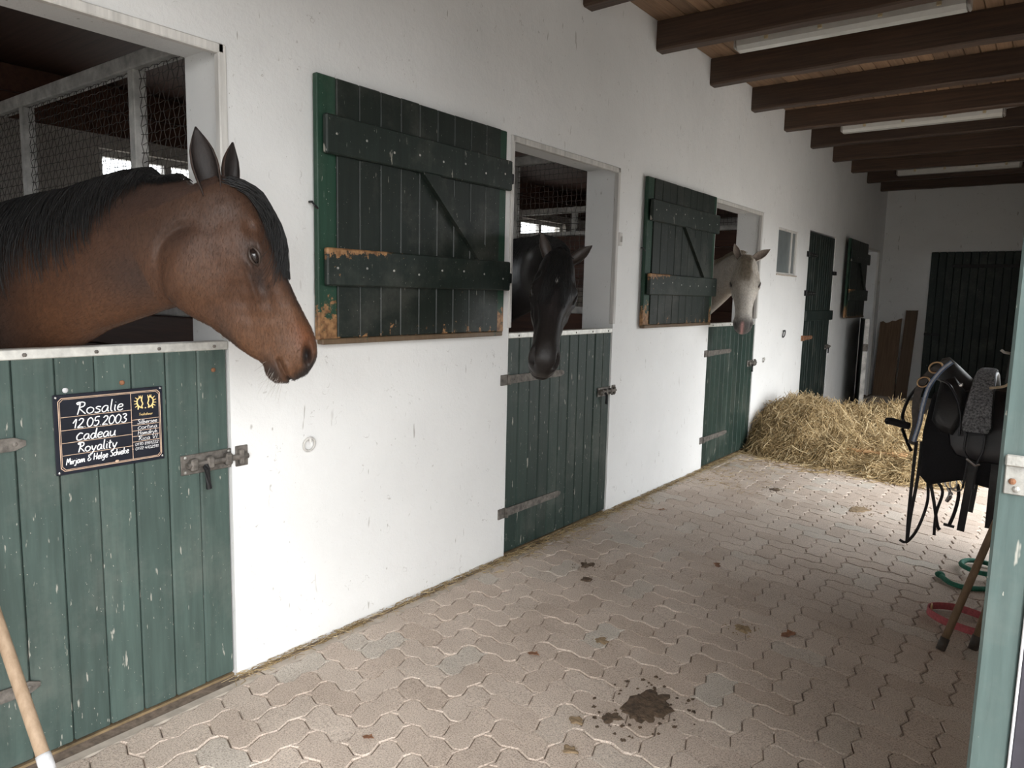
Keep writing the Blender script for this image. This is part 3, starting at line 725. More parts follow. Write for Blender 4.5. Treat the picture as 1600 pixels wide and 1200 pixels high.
lg.sphere((.0056, .286, .188), .0026, 8, 5, (.4, 1, 1)); write(lg, 'Trakehner'.replace('T', 'T'), .262, .163, .009, r=.0005, fit=.048)
lg.build('antler_emblem', M['logo_gold'], sg)
for y, z in ((.008, SH-.008), (SW-.008, SH-.006), (.008, .008), (SW-.008, .012)): MB().sphere((.006, y, z), .0045, 8, 5, (.6, 1, 1)).build('screw', M['bright_steel'], sg)
for y, z, mt in ((.965, 1.195, 'tape_white'), (1.14, 1.205, 'rust'), (1.47, 1.225, 'rust')):
    o = MB().sphere((-.002, y, z), .009, 10, 6, (.6, 1, 1)).build('nail_head', M[mt], d1); o.location.y = -.345

# ------------------------------------------------------------------ hay
def add_rnd(o, vals):
    at = o.data.attributes.new('rnd', 'FLOAT', 'POINT'); at.data.foreach_set('value', np.asarray(vals, dtype=np.float32))
def strands_mesh(name, paths, rad, mat, parent=None, taper=.4, rnd=None):
    """paths: (N,K,3) array -> one mesh of three-sided tapered strands"""
    paths = np.asarray(paths, float); N, K, _ = paths.shape
    t = np.zeros_like(paths); t[:, 1:-1] = paths[:, 2:]-paths[:, :-2]; t[:, 0] = paths[:, 1]-paths[:, 0]; t[:, -1] = paths[:, -1]-paths[:, -2]
    t /= (np.linalg.norm(t, axis=2, keepdims=True)+1e-9)
    ref = RNG.normal(size=(N, 1, 3)); u = np.cross(t, ref); u /= (np.linalg.norm(u, axis=2, keepdims=True)+1e-9); w = np.cross(t, u)
    rr = (np.broadcast_to(np.asarray(rad, float).reshape(-1, 1), (N, K))*np.linspace(1, taper, K)[None])[..., None]
    V = np.stack([paths+rr*(math.cos(a)*u+math.sin(a)*w) for a in (0, 2*PI/3, 4*PI/3)], axis=2).reshape(-1, 3)
    base = (np.arange(N)*K*3)[:, None, None]; k = (np.arange(K-1)*3)[None, :, None]; j = np.arange(3)[None, None]; j2 = (j+1) % 3
    F = np.stack([base+k+j, base+k+j2, base+k+3+j2, base+k+3+j], axis=-1).reshape(-1, 4)
    me = bpy.data.meshes.new(name); me.vertices.add(len(V)); me.vertices.foreach_set('co', V.ravel()); me.loops.add(F.size); me.loops.foreach_set('vertex_index', F.ravel().astype(np.int32))
    me.polygons.add(len(F)); me.polygons.foreach_set('loop_start', np.arange(0, F.size, 4, dtype=np.int32)); me.polygons.foreach_set('loop_total', np.full(len(F), 4, dtype=np.int32)); me.update(calc_edges=True); me.validate()
    o = link(name, me, mat, parent, True)
    if rnd is not None: add_rnd(o, np.repeat(rnd, K*3))
    return o
MOUNDS = [(.42, 7.85, .52, .60, .47), (.80, 8.30, .55, .6, .36), (1.12, 8.55, .42, .50, .40), (1.30, 7.75, .45, .5, .19), (.75, 7.45, .55, .35, .20), (1.50, 7.20, .40, .30, .11), (.25, 8.6, .4, .5, .32)]
def hay_h(x, y):
    h = np.zeros_like(x)
    for cx, cy, rx, ry, hh in MOUNDS:
        d2 = ((x-cx)/rx)**2+((y-cy)/ry)**2; h = np.maximum(h, hh*np.clip(1-d2*.55, 0, 1)**.9)
    return h + .035*np.sin(x*13+y*7)*np.sin(y*11-x*5)*(h > .03)
gx, gy = np.meshgrid(np.linspace(.03, 2.0, 70), np.linspace(6.75, 9.4, 80), indexing='ij'); gz = np.maximum(hay_h(gx, gy)-.035, -.006)
V = np.stack([gx, gy, gz], -1).reshape(-1, 3); nj = 80
F = [(i*nj+j, (i+1)*nj+j, (i+1)*nj+j+1, i*nj+j+1) for i in range(69) for j in range(79) if max(gz[i, j], gz[i+1, j], gz[i, j+1], gz[i+1, j+1]) > -.004]
hay = tag(empty('hay_pile', (.7, 7.9, 0)), 'heap of loose dry hay on the paving beside the white wall', 'hay')
hb = MB(); hb.v = [tuple(p) for p in V]; hb.f = F
o = hb.build('hay_mound', M['hay_base'], hay, True); o.location = (-.7, -7.9, 0); o['kind'] = 'stuff'
N = 20000
px = RNG.uniform(.04, 1.95, N*3); py = RNG.uniform(6.75, 9.3, N*3); hz = hay_h(px, py)
keep = (hz > .02) | (RNG.random(N*3) < .05*np.exp(-((px-1.1)/.7)**2)); px, py, hz = px[keep][:N], py[keep][:N], hz[keep][:N]; N = len(px)
K = 6; L = RNG.uniform(.12, .45, N); az = RNG.uniform(0, 2*PI, N); curl = RNG.normal(0, 1.8, N)
s = np.linspace(-.5, .5, K)[None]; ang = az[:, None]+curl[:, None]*s
dx = np.cumsum(np.cos(ang)*L[:, None]/K, 1); dy = np.cumsum(np.sin(ang)*L[:, None]/K, 1); dx -= dx.mean(1, keepdims=True); dy -= dy.mean(1, keepdims=True)
X = np.maximum(px[:, None]+dx, .015); Y = py[:, None]+dy
Zs = np.maximum(hay_h(X, Y), .004)-.02*(hz > .03)[:, None]+RNG.uniform(.0, .045, (N, 1))*np.minimum(1, hz[:, None]*8)+RNG.normal(0, .10, (N, 1))*s*np.minimum(1, hz[:, None]*8)
Zs = np.maximum(Zs, .003)
o = strands_mesh('hay_stalks', np.stack([X, Y, Zs], -1), RNG.uniform(.0014, .0040, N), M['hay_straw'], hay, .6, RNG.random(N)); o.location = (-.7, -7.9, 0); o['kind'] = 'stuff'
pal = tag(empty('wooden_pallet', (1.05, 7.55, 0)), 'wooden pallet half buried in the hay', 'pallet')
for k in range(4): MB().cbox((-.40, -.28+k*.17, .14), (.42, -.16+k*.17, .165), .004).build('slat', M['pallet_wood'], pal)
for x in (-.36, .0, .33): MB().cbox((x, -.28, .0), (x+.08, .35, .14), .006).build('bearer', M['pallet_wood'], pal)
# straw litter along the foot of the wall
N = 2600; yy = np.concatenate([RNG.uniform(1.5, 9, 1700), RNG.uniform(3, 5, 400), RNG.uniform(5.6, 7.6, 500)]); xx = np.concatenate([np.abs(RNG.normal(.02, .018, 1700))+.006, np.abs(RNG.normal(.05, .05, 400))+.006, np.abs(RNG.normal(.25, .22, 500))+.01])
N = len(yy); L = RNG.uniform(.02, .12, N); az = np.where(RNG.random(N) < .6, RNG.normal(PI/2, .25, N), RNG.uniform(0, PI, N)); cu = RNG.normal(0, 1.2, N); s = np.linspace(-.5, .5, 4)[None]; ang = az[:, None]+cu[:, None]*s
X = np.maximum(xx[:, None]+s*L[:, None]*np.cos(ang), .004); Y = yy[:, None]+s*L[:, None]*np.sin(ang); Z = np.full_like(X, .001)+RNG.uniform(0, .010, (N, 1))
o = strands_mesh('straw_litter', np.stack([X, Y, Z], -1), RNG.uniform(.0007, .0018, N), M['hay_straw'], None, .7, RNG.random(N)); tag(o, 'loose straw strewn along the foot of the white wall', 'straw', kind='stuff')
# dung stains, leaves
def blob(name, x, y, r, hgt, mat, label, cat, seed, el=1.0, grp=None):
    """trampled patch: a few flat overlapping lumps with loose crumbs round them"""
    rr = random.Random(seed); mb = MB()
    def lump(cx, cy, R, h):
        n = 18; ph = [rr.uniform(0, 6.3) for _ in range(5)]; am = [rr.uniform(.06, .20) for _ in range(5)]; rings = []
        rad = [R*(1+sum(am[q]*math.sin((q+2)*2*PI*k/n+ph[q]) for q in range(5))) for k in range(n)]
        for q, zz in ((1.0, .0), (.93, h*.55), (.7, h), (.3, h*.8)):
            rings.append([(cx+rad[k]*q*math.cos(2*PI*k/n)*el, cy+rad[k]*q*math.sin(2*PI*k/n), zz*(.75+.5*rr.random())) for k in range(n)])
        mb.loft(rings)
    nb = 1 if r < .045 else (4 if r < .08 else 9)
    lump(0, 0, r*(.85 if nb == 1 else .52), hgt)
    for q in range(nb-1):
        a_, d_ = rr.uniform(0, 6.3), r*rr.uniform(.35, .50); lump(d_*math.cos(a_)*el, d_*math.sin(a_), r*rr.uniform(.16, .36), hgt*rr.uniform(.4, .9))
    o = mb.build(name, M[mat], None, False); o.location = (x, y, .0008); tag(o, label, cat, grp); mb = MB()
    for q in range(int(10+r*220)):
        a_, d_ = rr.uniform(0, 6.3), r*rr.uniform(.7, 1.5); lump(d_*math.cos(a_)*el, d_*math.sin(a_), r*rr.uniform(.02, .06), hgt*.4)
    mb.build('crumbs', M[mat], o)['kind'] = 'stuff'; return o
blob('dung_patch', 1.37, 2.36, .165, .007, 'dung', 'large dark trampled dung patch in the foreground', 'dung', 1, .8, 'dung patches on the paving')
blob('dung_patch', 1.31, 2.22, .044, .005, 'dung', 'small dark dung smear just below the large dark patch', 'dung', 2, .8, 'dung patches on the paving')
blob('dung_patch', 1.22, 2.125, .03, .004, 'dung_pale', 'small tan dung spot left of the large dark patch', 'dung', 3, 1, 'dung patches on the paving')
blob('dung_patch', 1.295, 1.965, .028, .004, 'dung_pale', 'tan dung spot nearest the bottom edge of the picture', 'dung', 4, 1, 'dung patches on the paving')
blob('dung_patch', 1.43, 3.24, .055, .008, 'dung_pale', 'flat brown dung patch alone in the middle of the aisle', 'dung', 5, 1.2, 'dung patches on the paving')
blob('dung_patch', .45, 3.46, .07, .006, 'dung', 'brown dung patch in front of the black horse door', 'dung', 6, .8, 'dung patches on the paving')
blob('dung_patch', .56, 3.28, .04, .006, 'dung', 'small brown dung patch before the black horse door, nearer camera', 'dung', 7, .8, 'dung patches on the paving')
blob('dung_patch', 1.42, 5.75, .14, .006, 'dung_pale', 'wide tan dung patch between the hay and the saddle', 'dung', 8, .7, 'dung patches on the paving')
blob('dung_patch', .98, 2.72, .035, .004, 'dung_pale', 'tan dung spot in the aisle above the large dark patch', 'dung', 9, 1, 'dung patches on the paving')
blob('dung_patch', .75, 5.9, .09, .005, 'dung', 'dark dung patch near the hay, toward the white horse door', 'dung', 10, .7, 'dung patches on the paving')
def leaf(x, y, rz, s, label):
    mb = MB(); pr = [(-1, 0), (-.5, .5), (0, .35), (.3, .62), (.6, .2), (1, 0), (.6, -.25), (.3, -.6), (0, -.3), (-.5, -.5)]
    top = [(a*s, b*s, .004+.25*s*abs(b)+.1*s*math.sin(a*3)) for a, b in pr]; bot = [(a, b, z-.0012) for a, b, z in top]
    o = mb.loft([bot, top]).build('fallen_leaf', M['dead_leaf']); o.location = (x, y, .0015); o.rotation_euler = (0, 0, rz); tag(o, label, 'leaf', 'fallen leaves on the paving')
leaf(.72, 1.58, .4, .022, 'small brown fallen leaf lowest in the picture'); leaf(.38, 1.02, 1.2, .02, 'orange fallen leaf close to the nearest green door')
leaf(.82, 2.42, .2, .028, 'dark red fallen leaf in the middle of the aisle'); leaf(1.03, 3.95, 2.2, .034, 'orange brown fallen leaf beyond the dung patches'); leaf(1.62, 3.32, 1.0, .045, 'curled reddish leaf right of the flat brown dung patch')
leaf(.30, 4.75, .5, .03, 'brown leaf near the corner of the black horse door')

# ------------------------------------------------------------------ brooms, rope, halter
def pole(name, a, b, r, mat, label, cat, extra=None):
    t = tag(empty(name, a), label, cat); a, b = np.array(a), np.array(b)
    d = b-a
    MB().tube([d*k/6 for k in range(7)], r, 12).build('handle', M[mat], t, True)
    return t, d
bp, d = pole('broom', (.652, .706, .0), (.06, .684, .735+.0), .017, 'handle_wood', 'pale wooden broom handle with white tape at bottom left', 'broom')
tp = MB().tube([d*.33, d*.345, d*.365, d*.38], [.0185, .0195, .0192, .0185], 12).build('tape', M['tape_white'], bp, True)
MB().tube([d*.0, d*.03], .021, 12).build('end_cap', M['rusty_iron'], bp, True)
b1, d = pole('broom', (2.19, 3.62, .0), (2.525, 4.12, 1.30), .016, 'handle_dark', 'brown wooden pole leaning behind the teal gate, the longer visible one', 'pole')
MB().tube([d*.0, d*.04], .019, 12).build('end_cap', M['leather_brown'], b1, True)
b2_, d = pole('broom', (2.305, 3.72, .0), (2.535, 3.98, 1.25), .017, 'handle_dark', 'second brown pole half hidden by the teal gate', 'pole')
MB().tube([d*.0, d*.05], .020, 12).build('end_cap', M['leather_brown'], b2_, True)
pts = [(2.07, 4.60, .018), (2.14, 4.50, .016), (2.24, 4.50, .016), (2.36, 4.62, .016), (2.40, 4.82, .016), (2.30, 4.98, .018), (2.18, 4.95, .03), (2.15, 4.82, .035), (2.24, 4.72, .04), (2.36, 4.76, .04), (2.44, 4.9, .03)]
def spline(P, n=6):
    out = []
    for k in range(len(P)-1):
        p0, p1, p2, p3 = [np.array(P[min(max(q, 0), len(P)-1)], float) for q in (k-1, k, k+1, k+2)]
        for q in range(n):
            u = q/n; out.append(.5*(2*p1+(p2-p0)*u+(2*p0-5*p1+4*p2-p3)*u*u+(3*p1-p0-3*p2+p3)*u**3))
    out.append(np.array(P[-1], float)); return out
rp = tag(empty('lead_rope', (2.24, 4.7, 0)), 'green lead rope coiled on the paving behind the poles', 'rope')
o = MB().tube(spline(pts), .014, 8).build('rope', M['rope_green'], rp, True); o.location = (-2.24, -4.7, 0)
o = MB().sphere((2.07, 4.60, .02), .024, 10, 6, (1.1, 1, .8)).build('knot', M['rope_green'], rp, True); o.location = (-2.24, -4.7, 0)
hl = tag(empty('halter', (2.2, 3.97, 0)), 'red webbing halter lying on the paving by the poles', 'halter')
o = MB().strap(spline([(2.33, 4.10, .02), (2.20, 4.14, .02), (2.10, 4.08, .022), (2.09, 4.00, .022), (2.16, 3.92, .022), (2.28, 3.88, .020), (2.38, 3.90, .02)]), .036, .004, (.1, 0, 1)).build('strap', M['halter_red'], hl); o.location = (-2.2, -3.97, 0)
o = MB().strap(spline([(2.33, 4.10, .02), (2.40, 4.02, .02), (2.38, 3.90, .02)]), .036, .004, (.1, 0, 1)).build('strap', M['halter_red'], hl); o.location = (-2.2, -3.97, 0)
o = MB().torus((2.10, 4.04, .022), .022, .004, (0, 1, 0), (0, 0, 1)).build('buckle', M['brass'], hl, True); o.location = (-2.2, -3.97, 0)

# ------------------------------------------------------------------ gate leaf at the right
gt = tag(empty('steel_gate', (2.444, 1.16, 0)), 'teal painted gate leaf standing open at the right edge', 'gate')
MB().cbox((0, 0, .03), (.046, .045, 2.2), .004).build('stile', M['gate_teal'], gt)
for z in (.03, 1.12, 2.155): MB().cbox((.046, 0, z), (1.1, .045, z+.045), .004).build('rail', M['gate_teal'], gt)
MB().cbox((1.1, 0, .03), (1.146, .045, 2.2), .004).build('stile', M['gate_teal'], gt)
MB().cbox((.046, -.004, .05), (.0495, .01, 2.19), .001).build('edge_strip', M['tape_white'], gt)
g_ = MB().cbox((.0495, .006, .06), (1.1, .03, 2.18), .002).build('panel', M['gate_panel'], gt); g_['label'] = 'dark grey panel'
for z in (.35, .93, 1.6): MB().sphere((.085, .005, z), .006, 8, 5).build('rivet', M['brass'], gt)
st = MB().cbox((.008, -.004, 1.280), (.034, .0, 1.332), .0012).build('strike_plate', M['steel'], gt)
MB().cbox((.007, -.008, 1.318), (.036, -.003, 1.334), .002).build('strike_lip', M['steel'], st)
for x, z, mt in ((.022, 1.326, 'steel'), (.017, 1.298, 'rust'), (.022, 1.288, 'steel')): MB().sphere((x, -.005, z), .0045, 10, 6, (1, .7, 1)).build('bolt', M[mt], st)
struct('door_jamb', MB().cbox((XR+.0, 1.285, 0), (XR+.25, 1.34, 2.72), .005), M['white_paint'])

# ------------------------------------------------------------------ saddle, pad, girth, bridle on a rack
YS = 4.56
rk = tag(empty('saddle_rack', (XR, YS, 0)), 'iron saddle rack on the right wall under the saddle', 'rack')
for s_ in (-1, 1): MB().tube([(0, s_*.10, .93), (-.30, s_*.10, .93), (-.54, s_*.07, .93)], .013, 8).build('arm', M['black_iron'], rk)
MB().tube([(0, 0, 1.02), (-.30, 0, 1.03), (-.55, 0, 1.02)], .014, 8).build('top_bar', M['black_iron'], rk); MB().cbox((-.006, -.13, .80), (0, .13, 1.06), .002).build('wall_plate', M['black_iron'], rk)
def drape(poly, side, y_in, hang, thick, sub=3):
    """a sheet hanging over the rack on one side: outline in (x,z), bulging outward"""
    zt = max(p[1] for p in poly); out = []
    P = []
    n = len(poly)
    for i in range(n):
        a, b = poly[i], poly[(i+1) % n]
        for k in range(sub): P.append((lerp(a[0], b[0], k/sub), lerp(a[1], b[1], k/sub)))
    cx = sum(p[0] for p in P)/len(P); cz = sum(p[1] for p in P)/len(P)
    yy = lambda z: YS+side*(y_in+hang*(1-math.exp(-(zt-z)*7)))
    rings = []
    for q, off in ((.02, -thick*.5), (.5, -thick*.5), (.95, -thick*.5), (1, 0), (.95, thick*.5), (.5, thick*.5), (.02, thick*.5)):
        r = []
        for x, z in P:
            X_, Z_ = cx+(x-cx)*q, cz+(z-cz)*q; r.append((X_, yy(Z_)+side*off, Z_))
        rings.append(r)
    return MB().loft(rings)
sp_ = tag(empty('saddle_pad', (2.2, YS, .55)), 'black cloth saddle pad hanging below the saddle', 'saddle pad')
for s_ in (-1, 1):
    o = drape([(1.955, .62), (2.00, .575), (2.14, .625), (2.30, .60), (2.50, .60), (2.53, .75), (2.53, 1.06), (2.3, 1.05), (2.05, 1.10), (1.97, 1.05), (1.95, .85)], s_, .07, .15, .014).build('pad_side', M['cloth_black'], sp_, True); o.location = (-2.2, -YS, -.55)
sd = tag(empty('saddle', (2.2, YS, .9)), 'black leather dressage saddle on a rack at right', 'saddle')
rings = []
for x, zt, hw, dp in ((1.965, 1.19, .03, .05), (1.985, 1.235, .055, .10), (2.02, 1.245, .075, .15), (2.07, 1.20, .085, .15), (2.14, 1.13, .105, .12), (2.24, 1.105, .14, .11), (2.34, 1.13, .17, .12), (2.43, 1.185, .185, .15), (2.49, 1.225, .17, .17), (2.52, 1.215, .13, .16), (2.535, 1.19, .08, .12)):
    r = []
    for a in np.linspace(-PI/2, PI/2, 11): r.append((x, YS+hw*math.sin(a), zt-dp*(1-math.cos(a))**1.2))
    for a in np.linspace(PI/2, -PI/2, 7)[1:-1]: r.append((x, YS+hw*.8*math.sin(a), zt-dp-.02+.0*a))
    rings.append(r)
o = MB().loft(rings).build('seat', M['leather_black'], sd, True); o.location = (-2.2, -YS, -.9)
for s_ in (-1, 1):
    o = drape([(2.08, .80), (2.11, .755), (2.20, .735), (2.40, .735), (2.47, .80), (2.48, .98), (2.40, 1.10), (2.20, 1.10), (2.10, 1.08), (2.05, .95)], s_, .095, .14, .010).build('flap', M['leather_smooth'], sd, True); o.location = (-2.2, -YS, -.9)
    o = drape([(1.985, .92), (2.03, .86), (2.09, .85), (2.13, .95), (2.12, 1.08), (2.06, 1.15), (2.0, 1.12)], s_, .085, .13, .045).build('knee_roll', M['leather_black'], sd, True); o.location = (-2.2, -YS, -.9)
    o = MB().tube(spline([(2.00, YS+s_*.13, 1.13), (2.06, YS+s_*.19, 1.10), (2.115, YS+s_*.235, .98), (2.12, YS+s_*.25, .86)]), .006, 6).build('piping', M['leather_smooth'], sd, True); o.location = (-2.2, -YS, -.9)
    for x0, x1, z1 in ((2.185, 2.165, .36), (2.285, 2.285, .40)):
        o = MB().strap(spline([(x0, YS+s_*.20, .78), (x0, YS+s_*.235, .65), (x1, YS+s_*.22, z1)]), .034, .006, (1, 0, 0)).build('girth_strap', M['leather_black'], sd); o.location = (-2.2, -YS, -.9)
o = MB().sphere((2.10, YS-.175, 1.115), .012, 10, 6, (1, .5, 1)).build('stud', M['bright_steel'], sd); o.location = (-2.2, -YS, -.9)
# fleece girth laid across the seat
gr = tag(empty('fleece_girth', (2.2, YS, .9)), 'grey fleece girth cover draped over the black saddle', 'girth')
def girth_sheet(mat, grow, name, off):
    rings = []
    for v, (y, z) in zip(np.linspace(-1, 1, 25), spline([(-.285, .895), (-.27, 1.0), (-.20, 1.10), (-.10, 1.165), (0, 1.175), (.10, 1.165), (.20, 1.10), (.27, 1.0), (.285, .895)], 3)):
        w_ = (.040+.026*abs(v)**1.6)*(1 if abs(v) < .97 else .8)+grow
        cx = 2.20-.008*abs(v); nx = math.copysign(abs(v)**.6, v); nz = math.sqrt(max(0, 1-nx*nx))
        pts = []
        for a in np.linspace(0, 2*PI, 14, endpoint=False):
            pts.append((cx+w_*math.copysign(abs(math.cos(a))**.7, math.cos(a)), YS+y+nx*(off+.013*math.sin(a)), z+nz*(off+.013*math.sin(a))))
        rings.append(pts)
    o = MB().loft(rings).build(name, M[mat], gr, True); o.location = (-2.2, -YS, -.9); return o
girth_sheet('fleece_grey', 0, 'fleece', .012); girth_sheet('leather_black', .006, 'edging', -.004)
for x0, x1 in ((2.155, 2.17), (2.235, 2.215)):
    o = MB().tube(spline([(x0, YS-.285, .89), (x0-.004, YS-.29, .80), (x1, YS-.285, .745), (x1-.01, YS-.27, .60)]), .006, 6).build('cord', M['leather_smooth'], gr, True); o.location = (-2.2, -YS, -.9)
o = MB().tube([(2.165, YS-.288, .755), (2.205, YS-.288, .725), (2.225, YS-.288, .735)], .006, 6).build('clip', M['bright_steel'], gr); o.location = (-2.2, -YS, -.9)
# bridle hung over the pommel
br = tag(empty('bridle', (1.95, 4.38, .2)), 'black bridle with blue and white browband hanging at the saddle front', 'bridle')
def bpart(mb, name, mat, smooth=False):
    o = mb.build(name, M[mat], br, smooth); o.location = (-1.95, -4.38, -.2); return o
yb = 4.36
def B(x, z, dy=0.0): return (x, yb+dy, z)
bpart(MB().strap(spline([B(2.045, 1.235, .06), B(2.00, 1.205), B(1.95, 1.155), B(1.915, 1.08), B(1.905, .98), B(1.915, .88), B(1.90, .78)]), .034, .010, (.8, 0, -.6)), 'headpiece', 'leather_brown')
bpart(MB().strap(spline([B(2.055, 1.235, -.02), B(2.01, 1.185, -.03), B(1.965, 1.10, -.035), B(1.945, 1.0, -.035), B(1.935, .90, -.03), B(1.915, .80, -.02)]), .022, .014, (.8, 0, -.6)), 'browband', 'webbing_blue')
bpart(MB().strap(spline([B(2.055, 1.236, -.034), B(2.01, 1.186, -.044), B(1.965, 1.101, -.049), B(1.945, 1.0, -.049), B(1.935, .90, -.044), B(1.915, .80, -.034)]), .009, .008, (.8, 0, -.6)), 'browband_trim', 'webbing_white')
for x, z, s_ in ((1.985, 1.20, .026), (1.935, 1.12, .024)): bpart(MB().torus(B(x, z, -.025), s_, .0045, (.8, 0, .6), (-.6, 0, .8), 20, 6, 1.25), 'buckle', 'brass', True)
bpart(MB().strap(spline([B(1.925, 1.12, .03), B(1.87, 1.03, .03), B(1.845, .93, .02), B(1.86, .89, .0)]), .020, .006, (.5, 1, 0)), 'cheekpiece', 'leather_black')
bpart(MB().strap(spline([B(1.85, .86, .0), B(1.88, .79, .0), B(1.905, .74, .0)]), .020, .006, (.5, 1, 0)), 'cheekpiece', 'leather_black')
bpart(MB().tube(spline([B(1.775, .888, .01), B(1.80, .890, .0), B(1.85, .882, -.01), B(1.885, .875, .0)]), [.024]*13+[.027]*3+[.024]*3, 10, .7).build and MB().tube(spline([B(1.775, .888, .01), B(1.80, .890, .0), B(1.85, .882, -.01), B(1.885, .875, .0)]), .026, 10, .75), 'noseband', 'cloth_black', True)
for a, b_, c_ in ((1.925, 1.93, 1.925), (1.95, 1.955, 1.935)):
    bpart(MB().strap(spline([B(a, .80), B(b_-.01, .60, .01), B(c_-.005, .40, .0), B(1.925, .245, -.01)]), .016, .008, (1, .3, 0)), 'rein', 'leather_black')
bpart(MB().strap(spline([B(1.99, .62), B(2.0, .48, .02), B(1.97, .33, .0), B(1.925, .245, -.01), B(1.89, .25, -.02)]), .014, .006, (1, .3, 0)), 'rein', 'leather_black')
bpart(MB().strap(spline([B(2.00, .60, .02), B(2.03, .48, .02), B(2.055, .36, .02), B(2.07, .335, .02)]), .016, .006, (1, .3, 0)), 'throat_lash', 'leather_black')
bpart(MB().strap(spline([B(2.03, .60, .02), B(2.065, .54, .02), B(2.045, .42, .02), B(2.045, .30, .02)]), .014, .006, (1, .3, 0)), 'throat_lash', 'leather_black')
for x, z, R_ in ((2.10, .60, .032), (2.125, .595, .034)): bpart(MB().torus(B(x, z, -.0), R_, .004, (.9, -.43, 0), (0, 0, 1), 22, 6), 'bit_ring', 'bright_steel', True)
bpart(MB().tube(spline([B(2.09, .57, .0), B(2.105, .54, -.01), B(2.09, .50, .0)]), [.008]*5+[.012]*5+[.010]*3, 8), 'bit', 'bright_steel', True)
bpart(MB().strap(spline([B(2.13, .60), B(2.14, .54), B(2.13, .45), B(2.11, .37)]), .016, .007, (1, .3, 0)), 'curb_strap', 'leather_black')
bpart(MB().strap([B(2.085, .375), B(2.135, .37)], .014, .008, (0, 0, 1)), 'curb_end', 'leather_black')
# hook with hanging strap and cloth on the right
hk = tag(empty('tack_hook', (XR, 4.30, 1.3)), 'iron tack hook with a strap and tan cloth above the saddle', 'hook')
MB().tube([(0, 0, -.01), (-.20, 0, -.012), (-.285, 0, .0), (-.30, 0, .012)], .007, 8).build('hook_arm', M['steel'], hk)
MB().strap([(-.235, -.01, .0), (-.24, -.012, -.08), (-.245, -.012, -.15)], .05, .01, (1, 0, 0)).build('strap', M['leather_black'], hk)
MB().loft([[(x*s_+.0-.20, y*s_-.01, z) for x, y in ((-.05, -.02), (0, -.03), (.06, -.02), (.06, .02), (0, .03), (-.05, .02))] for z, s_ in ((-.05, .5), (-.09, .8), (-.14, 1.1), (-.17, 1.05))]).build('cloth', M['tan_cloth'], hk, True)
MB().strap(spline([(-.235, -.01, -.13), (-.27, -.01, -.165), (-.33, -.01, -.18)]), .012, .008, (0, 0, 1)).build('cord', M['tan_cloth'], hk)

# ------------------------------------------------------------------ horses
HT = np.array([-.045, .0, .05, .11, .16, .20, .256, .31, .36, .41, .46, .52, .56, .60, .635, .665, .69, .705])
H_TOP = np.interp(HT, [-.045, 0, .05, .16, .26, .31, .40, .49, .56, .62, .67, .705], [.045, .078, .098, .107, .106, .099, .093, .093, .096, .089, .064, .012])
H_BOT = np.interp(HT, [-.045, 0, .05, .11, .15, .19, .256, .323, .37, .414, .488, .55, .60, .644, .686, .705], [-.06, -.10, -.15, -.215, -.262, -.288, -.298, -.277, -.246, -.212, -.180, -.150, -.116, -.120, -.112, -.075])
H_WU = np.interp(HT, [-.045, .0, .05, .12, .20, .26, .32, .40, .50, .56, .62, .67, .705], [.04, .068, .086, .108, .118, .116, .096, .075, .064, .065, .072, .064, .030])
H_WL = np.interp(HT, [-.045, .0, .05, .12, .20, .26, .32, .40, .50, .56, .62, .67, .705], [.04, .06, .070, .078, .080, .076, .066, .054, .045, .044, .048, .042, .020])
def smooth(x, a, b): q = np.clip((x-a)/(b-a), 0, 1); return q*q*(3-2*q)
def catmull(P, n):
    return np.array(spline([tuple(p) for p in P], n))
